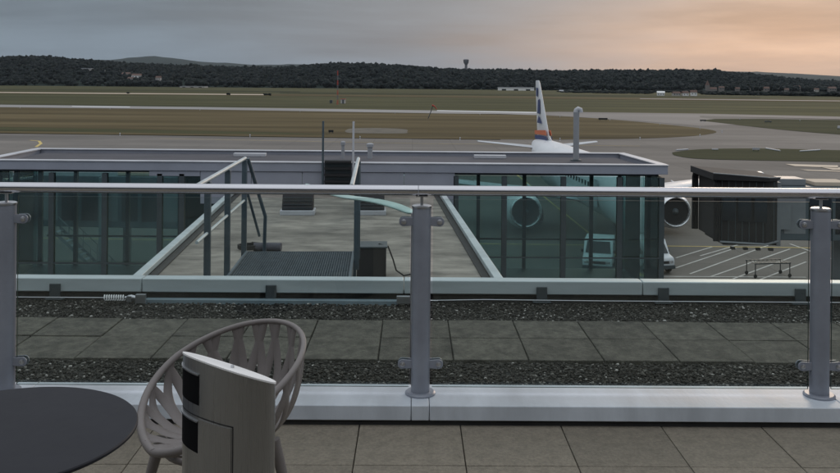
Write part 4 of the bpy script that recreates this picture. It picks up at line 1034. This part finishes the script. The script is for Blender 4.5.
house(136, 78.5, 9, 5, 1760, 'pale gabled house lowest on the left hillside', 'whitewash')
house(130, 80.5, 6, 3.6, 1720, 'small grey house beneath the other left hillside houses', 'brick')
house(158, 80.4, 5, 4.5, 1700, 'narrow pale house right of the left hillside group', 'brick')
house(192, 88.0, 26, 1.9, 1500, 'long flat pale shed in the far left field', 'brick', 'greyroof', 'shed', False, 'shed', None)
# church
p = at(708, 93, 1500); s = 1500/F
t = thing('church', 'church with a pointed tower among the village houses', 'church', (p.x, 1500, p.z))
box(-3, 3, 0, 6, -4, 8*s).build('tower', 'dim', t)
MB().add([(-3.3, -.3, 8*s+.02), (3.3, -.3, 8*s+.02), (3.3, 6.3, 8*s+.02), (-3.3, 6.3, 8*s+.02), (0, 3, 13*s)], [(3,2,1,0), (0,1,4), (1,2,4), (2,3,4), (3,0,4)]).build('spire', 'roof', t)
box(3.1, 16, 0, 8, -4, 4*s).build('nave', 'dim', t); MB().extrude([(3.1, -.4, 4*s+.01), (3.1, 8.4, 4*s+.01), (3.1, 4, 6*s)], (13, 0, 0)).build('nave_roof', 'roof', t)
# water tower
p = at(466, 73, 2250); s = 2250/F; b0 = p.z-22
t = thing('water_tower', 'grey water tower rising above the woods on the skyline', 'tower', (p.x, 2250, b0))
MB().lathe([(1.5*s, 0), (1.3*s, 22+10*s)], 20).build('shaft', 'concrete', t, smooth=40)
MB().lathe([(1.35*s, 22+8.4*s), (2.6*s, 22+10.6*s), (2.8*s, 22+13.4*s), (1.7*s, 22+14*s)], 24).build('tank', 'concrete', t, smooth=40)
# radio mast
p = G(337.5, 104.5); s = p.y/F
t = thing('radio_mast', 'thin red and white lattice mast standing on the far grass', 'mast', p)
for k in range(7):
    z0_, z1_ = k*34*s/7, (k+1)*34*s/7; wv = .34-.03*k
    mb = MB()
    for (x, y) in ((-wv, -wv), (wv, -wv), (0, wv)): mb.tube([(x, y, z0_), (x, y, z1_)], .07, 5)
    mb.tube([(-wv, -wv, z0_), (wv, -wv, z1_)], .05, 4); mb.tube([(wv, -wv, z0_), (0, wv, z1_)], .05, 4)
    mb.build('mast_section', 'red' if k % 2 == 0 else 'concrete', t)
p = G(343, 103.4); t = thing('equipment_hut', 'small pale equipment hut beside the radio mast', 'hut', p)
box(-1.3, 1.3, 0, 2, 0, 2.3).build('wall', 'brick', t); box(-1.5, 1.5, -.2, 2.2, 2.31, 2.5).build('roof', 'red', t); box(-.4, .4, -.05, -.005, 0, 2).build('door', 'frame', t)
p = G(331, 103); o = box(-.8, .8, 0, 1.5, 0, 1.6).build('equipment_cabinet', 'frame', None, p); cat(o, 'dark equipment cabinet left of the radio mast', 'cabinet')
# windsock
p = G(428, 118.5); s = p.y/F
t = thing('windsock', 'dark red windsock on a leaning pole beside the taxiway', 'windsock', p)
MB().tube([(0, 0, 0), (2.5*s, 0, 6*s), (4.5*s, 0, 12.5*s)], .13, 8).build('pole', 'frame', t)
MB().tube([(4.0*s, 0, 13.5*s), (6.5*s, .2, 12.3*s), (8.6*s, .4, 9.4*s)], [.8*s, .65*s, .4*s], 12).build('sock', 'red', t)
for k, (px, py, lab) in enumerate(((128, 96, 'small dark bush alone in the far left field'), (228, 97.4, 'dark bush below the left end of the woods'), (265, 97.8, 'left one of two dark bushes in the far field'), (269.5, 97.9, 'right one of two dark bushes in the far field'))):
    p = G(px, py-2.4); cs = [(random.uniform(-1.4, 1.4), random.uniform(-1, 1), random.uniform(.4, 1.5)) for _ in range(14)]
    t = thing('bush', lab, 'bush', p, 0, 'dark bushes in the far field')
    blobs('crown', cs, [(.8, .8, .5)]*14, M['leaf'], t); MB().tube([(0, 0, 0), (.05, 0, 1.6)], [.15, .08], 6).build('trunk', 'frame', t)

# ------------------------------------------------------------------ haze
HAZE = True
if HAZE:
    hm = bpy.data.materials.new('haze_air'); hm.use_nodes = True; nt = hm.node_tree; nt.nodes.remove(nt.nodes['Principled BSDF'])
    pv = nt.nodes.new('ShaderNodeVolumePrincipled'); pv.inputs['Color'].default_value = (.72, .82, .92, 1); pv.inputs['Density'].default_value = 0.000018
    nt.links.new(pv.outputs[0], nt.nodes['Material Output'].inputs['Volume'])
    o = box(-12500, 12500, -60, 14500, GZ-7, 420).build('haze', hm); tag(o, 'thin bluish evening haze over the airfield', None, None, 'stuff')

# ------------------------------------------------------------------ world and light
SUN_AZ = 24.0   # degrees to the right of +Y
SUN_EL = 5.0
w = bpy.data.worlds.new('World'); sc.world = w; w.use_nodes = True; nt = w.node_tree; L = nt.links
bg = nt.nodes['Background']
tc = nt.nodes.new('ShaderNodeTexCoord'); sp = nt.nodes.new('ShaderNodeSeparateXYZ'); L.new(tc.outputs['Generated'], sp.inputs[0])
def math_(op, a, b=None, c=None, clamp=False):
    n = nt.nodes.new('ShaderNodeMath'); n.operation = op; n.use_clamp = clamp
    for i, x in enumerate((a, b, c)):
        if x is None: continue
        if isinstance(x, (int, float)): n.inputs[i].default_value = x
        else: L.new(x, n.inputs[i])
    return n.outputs[0]
def mixc(f, a, b, mode='MIX'):
    n = nt.nodes.new('ShaderNodeMix'); n.data_type = 'RGBA'; n.blend_type = mode
    if isinstance(f, (int, float)): n.inputs['Factor'].default_value = f
    else: L.new(f, n.inputs['Factor'])
    for k, x in (('A', a), ('B', b)):
        if isinstance(x, tuple): n.inputs[k].default_value = (*x, 1)
        else: L.new(x, n.inputs[k])
    return n.outputs['Result']
z = sp.outputs['Z']
elev = ramp(nt, [(0.0, (.215, .28, .34)), (.03, (.225, .285, .345)), (.10, (.215, .27, .325)), (.2, (.32, .36, .40)), (.45, (.82, .87, .94)), (1.0, (1.1, 1.15, 1.22))])
L.new(z, elev.inputs['Fac'])
# azimuth glow
mpc = nt.nodes.new('ShaderNodeMapping'); mpc.inputs['Scale'].default_value = (1.6, 1.6, 13); mpc.inputs['Rotation'].default_value = (0, R(2.5), 0); L.new(tc.outputs['Generated'], mpc.inputs['Vector'])
cn = nt.nodes.new('ShaderNodeTexNoise'); cn.inputs['Scale'].default_value = 2.2; cn.inputs['Detail'].default_value = 7; cn.inputs['Roughness'].default_value = .5; cn.inputs['Distortion'].default_value = .3; L.new(mpc.outputs[0], cn.inputs['Vector'])
mpd = nt.nodes.new('ShaderNodeMapping'); mpd.inputs['Scale'].default_value = (3, 3, 28); mpd.inputs['Rotation'].default_value = (0, R(4), 0); mpd.inputs['Location'].default_value = (3, 1, 5); L.new(tc.outputs['Generated'], mpd.inputs['Vector'])
cn2 = nt.nodes.new('ShaderNodeTexNoise'); cn2.inputs['Scale'].default_value = 3.0; cn2.inputs['Detail'].default_value = 9; cn2.inputs['Roughness'].default_value = .55; L.new(mpd.outputs[0], cn2.inputs['Vector'])
vm = nt.nodes.new('ShaderNodeVectorMath'); vm.operation = 'DOT_PRODUCT'; L.new(tc.outputs['Generated'], vm.inputs[0])
GA = 42.0; vm.inputs[1].default_value = (math.sin(R(GA)), math.cos(R(GA)), 0)
dot = vm.outputs['Value']
noff = math_('MULTIPLY_ADD', cn.outputs['Fac'], .26, -.13)
dn = math_('ADD', dot, noff)
g1 = nt.nodes.new('ShaderNodeMapRange'); g1.interpolation_type = 'SMOOTHSTEP'; g1.inputs['From Min'].default_value = .74; g1.inputs['From Max'].default_value = .985; L.new(dn, g1.inputs['Value'])
zf = nt.nodes.new('ShaderNodeMapRange'); zf.interpolation_type = 'SMOOTHSTEP'; zf.inputs['From Min'].default_value = .025; zf.inputs['From Max'].default_value = .12; zf.inputs['To Min'].default_value = 1; zf.inputs['To Max'].default_value = .12; zn = math_('MULTIPLY_ADD', cn.outputs['Fac'], .10, -.05); zz_ = math_('ADD', z, zn); L.new(zz_, zf.inputs['Value'])
glow = math_('MULTIPLY', g1.outputs[0], zf.outputs[0])
glowcol = mixc(cn2.outputs['Fac'], (.58, .47, .41), (1.02, .75, .55))
cloud = mixc(math_('MULTIPLY_ADD', cn2.outputs['Fac'], .5, -.13, True), elev.outputs['Color'], (.22, .235, .26), 'MIX')
g2 = nt.nodes.new('ShaderNodeMapRange'); g2.interpolation_type = 'SMOOTHSTEP'; g2.inputs['From Min'].default_value = .45; g2.inputs['From Max'].default_value = .92; g2.inputs['To Max'].default_value = .55; L.new(dn, g2.inputs['Value'])
lowf = nt.nodes.new('ShaderNodeMapRange'); lowf.inputs['From Min'].default_value = .05; lowf.inputs['From Max'].default_value = .3; lowf.inputs['To Min'].default_value = 1; lowf.inputs['To Max'].default_value = 0; L.new(z, lowf.inputs['Value'])
pale = mixc(math_('MULTIPLY', g2.outputs[0], lowf.outputs[0]), elev.outputs['Color'], (.43, .42, .42))
base_ = mixc(glow, pale, glowcol)
dark = nt.nodes.new('ShaderNodeMapRange'); dark.inputs['From Min'].default_value = .40; dark.inputs['From Max'].default_value = .66; dark.inputs['To Min'].default_value = 1.06; dark.inputs['To Max'].default_value = .76; L.new(cn.outputs['Fac'], dark.inputs['Value'])
sky = nt.nodes.new('ShaderNodeTexSky'); sky.sky_type = 'NISHITA'; sky.sun_disc = False; sky.sun_elevation = R(SUN_EL); sky.sun_rotation = R(SUN_AZ); sky.air_density = 1.5; sky.dust_density = 3
skys = nt.nodes.new('ShaderNodeVectorMath'); skys.operation = 'SCALE'; skys.inputs['Scale'].default_value = .06; L.new(sky.outputs[0], skys.inputs[0])
cl = mixc(1.0, base_, dark.outputs[0], 'MULTIPLY')
fin_ = mixc(.90, skys.outputs[0], cl)
L.new(fin_, bg.inputs['Color']); bg.inputs['Strength'].default_value = 1.0

sd = bpy.data.lights.new('sun', 'SUN'); sd.energy = .5; sd.angle = R(14); sd.color = (1, .80, .62)
so = bpy.data.objects.new('sun', sd); col.objects.link(so)
v = Vector((math.sin(R(SUN_AZ))*math.cos(R(12)), math.cos(R(SUN_AZ))*math.cos(R(12)), math.sin(R(12))))
so.rotation_euler = v.to_track_quat('Z', 'Y').to_euler()

sc.render.engine = 'CYCLES'
sc.cycles.max_bounces = 8; sc.cycles.transparent_max_bounces = 24; sc.cycles.volume_bounces = 0
sc.view_settings.view_transform = 'Standard'; sc.view_settings.look = 'None'; sc.view_settings.exposure = 0; sc.view_settings.gamma = 1
sc.view_settings.use_curve_mapping = False
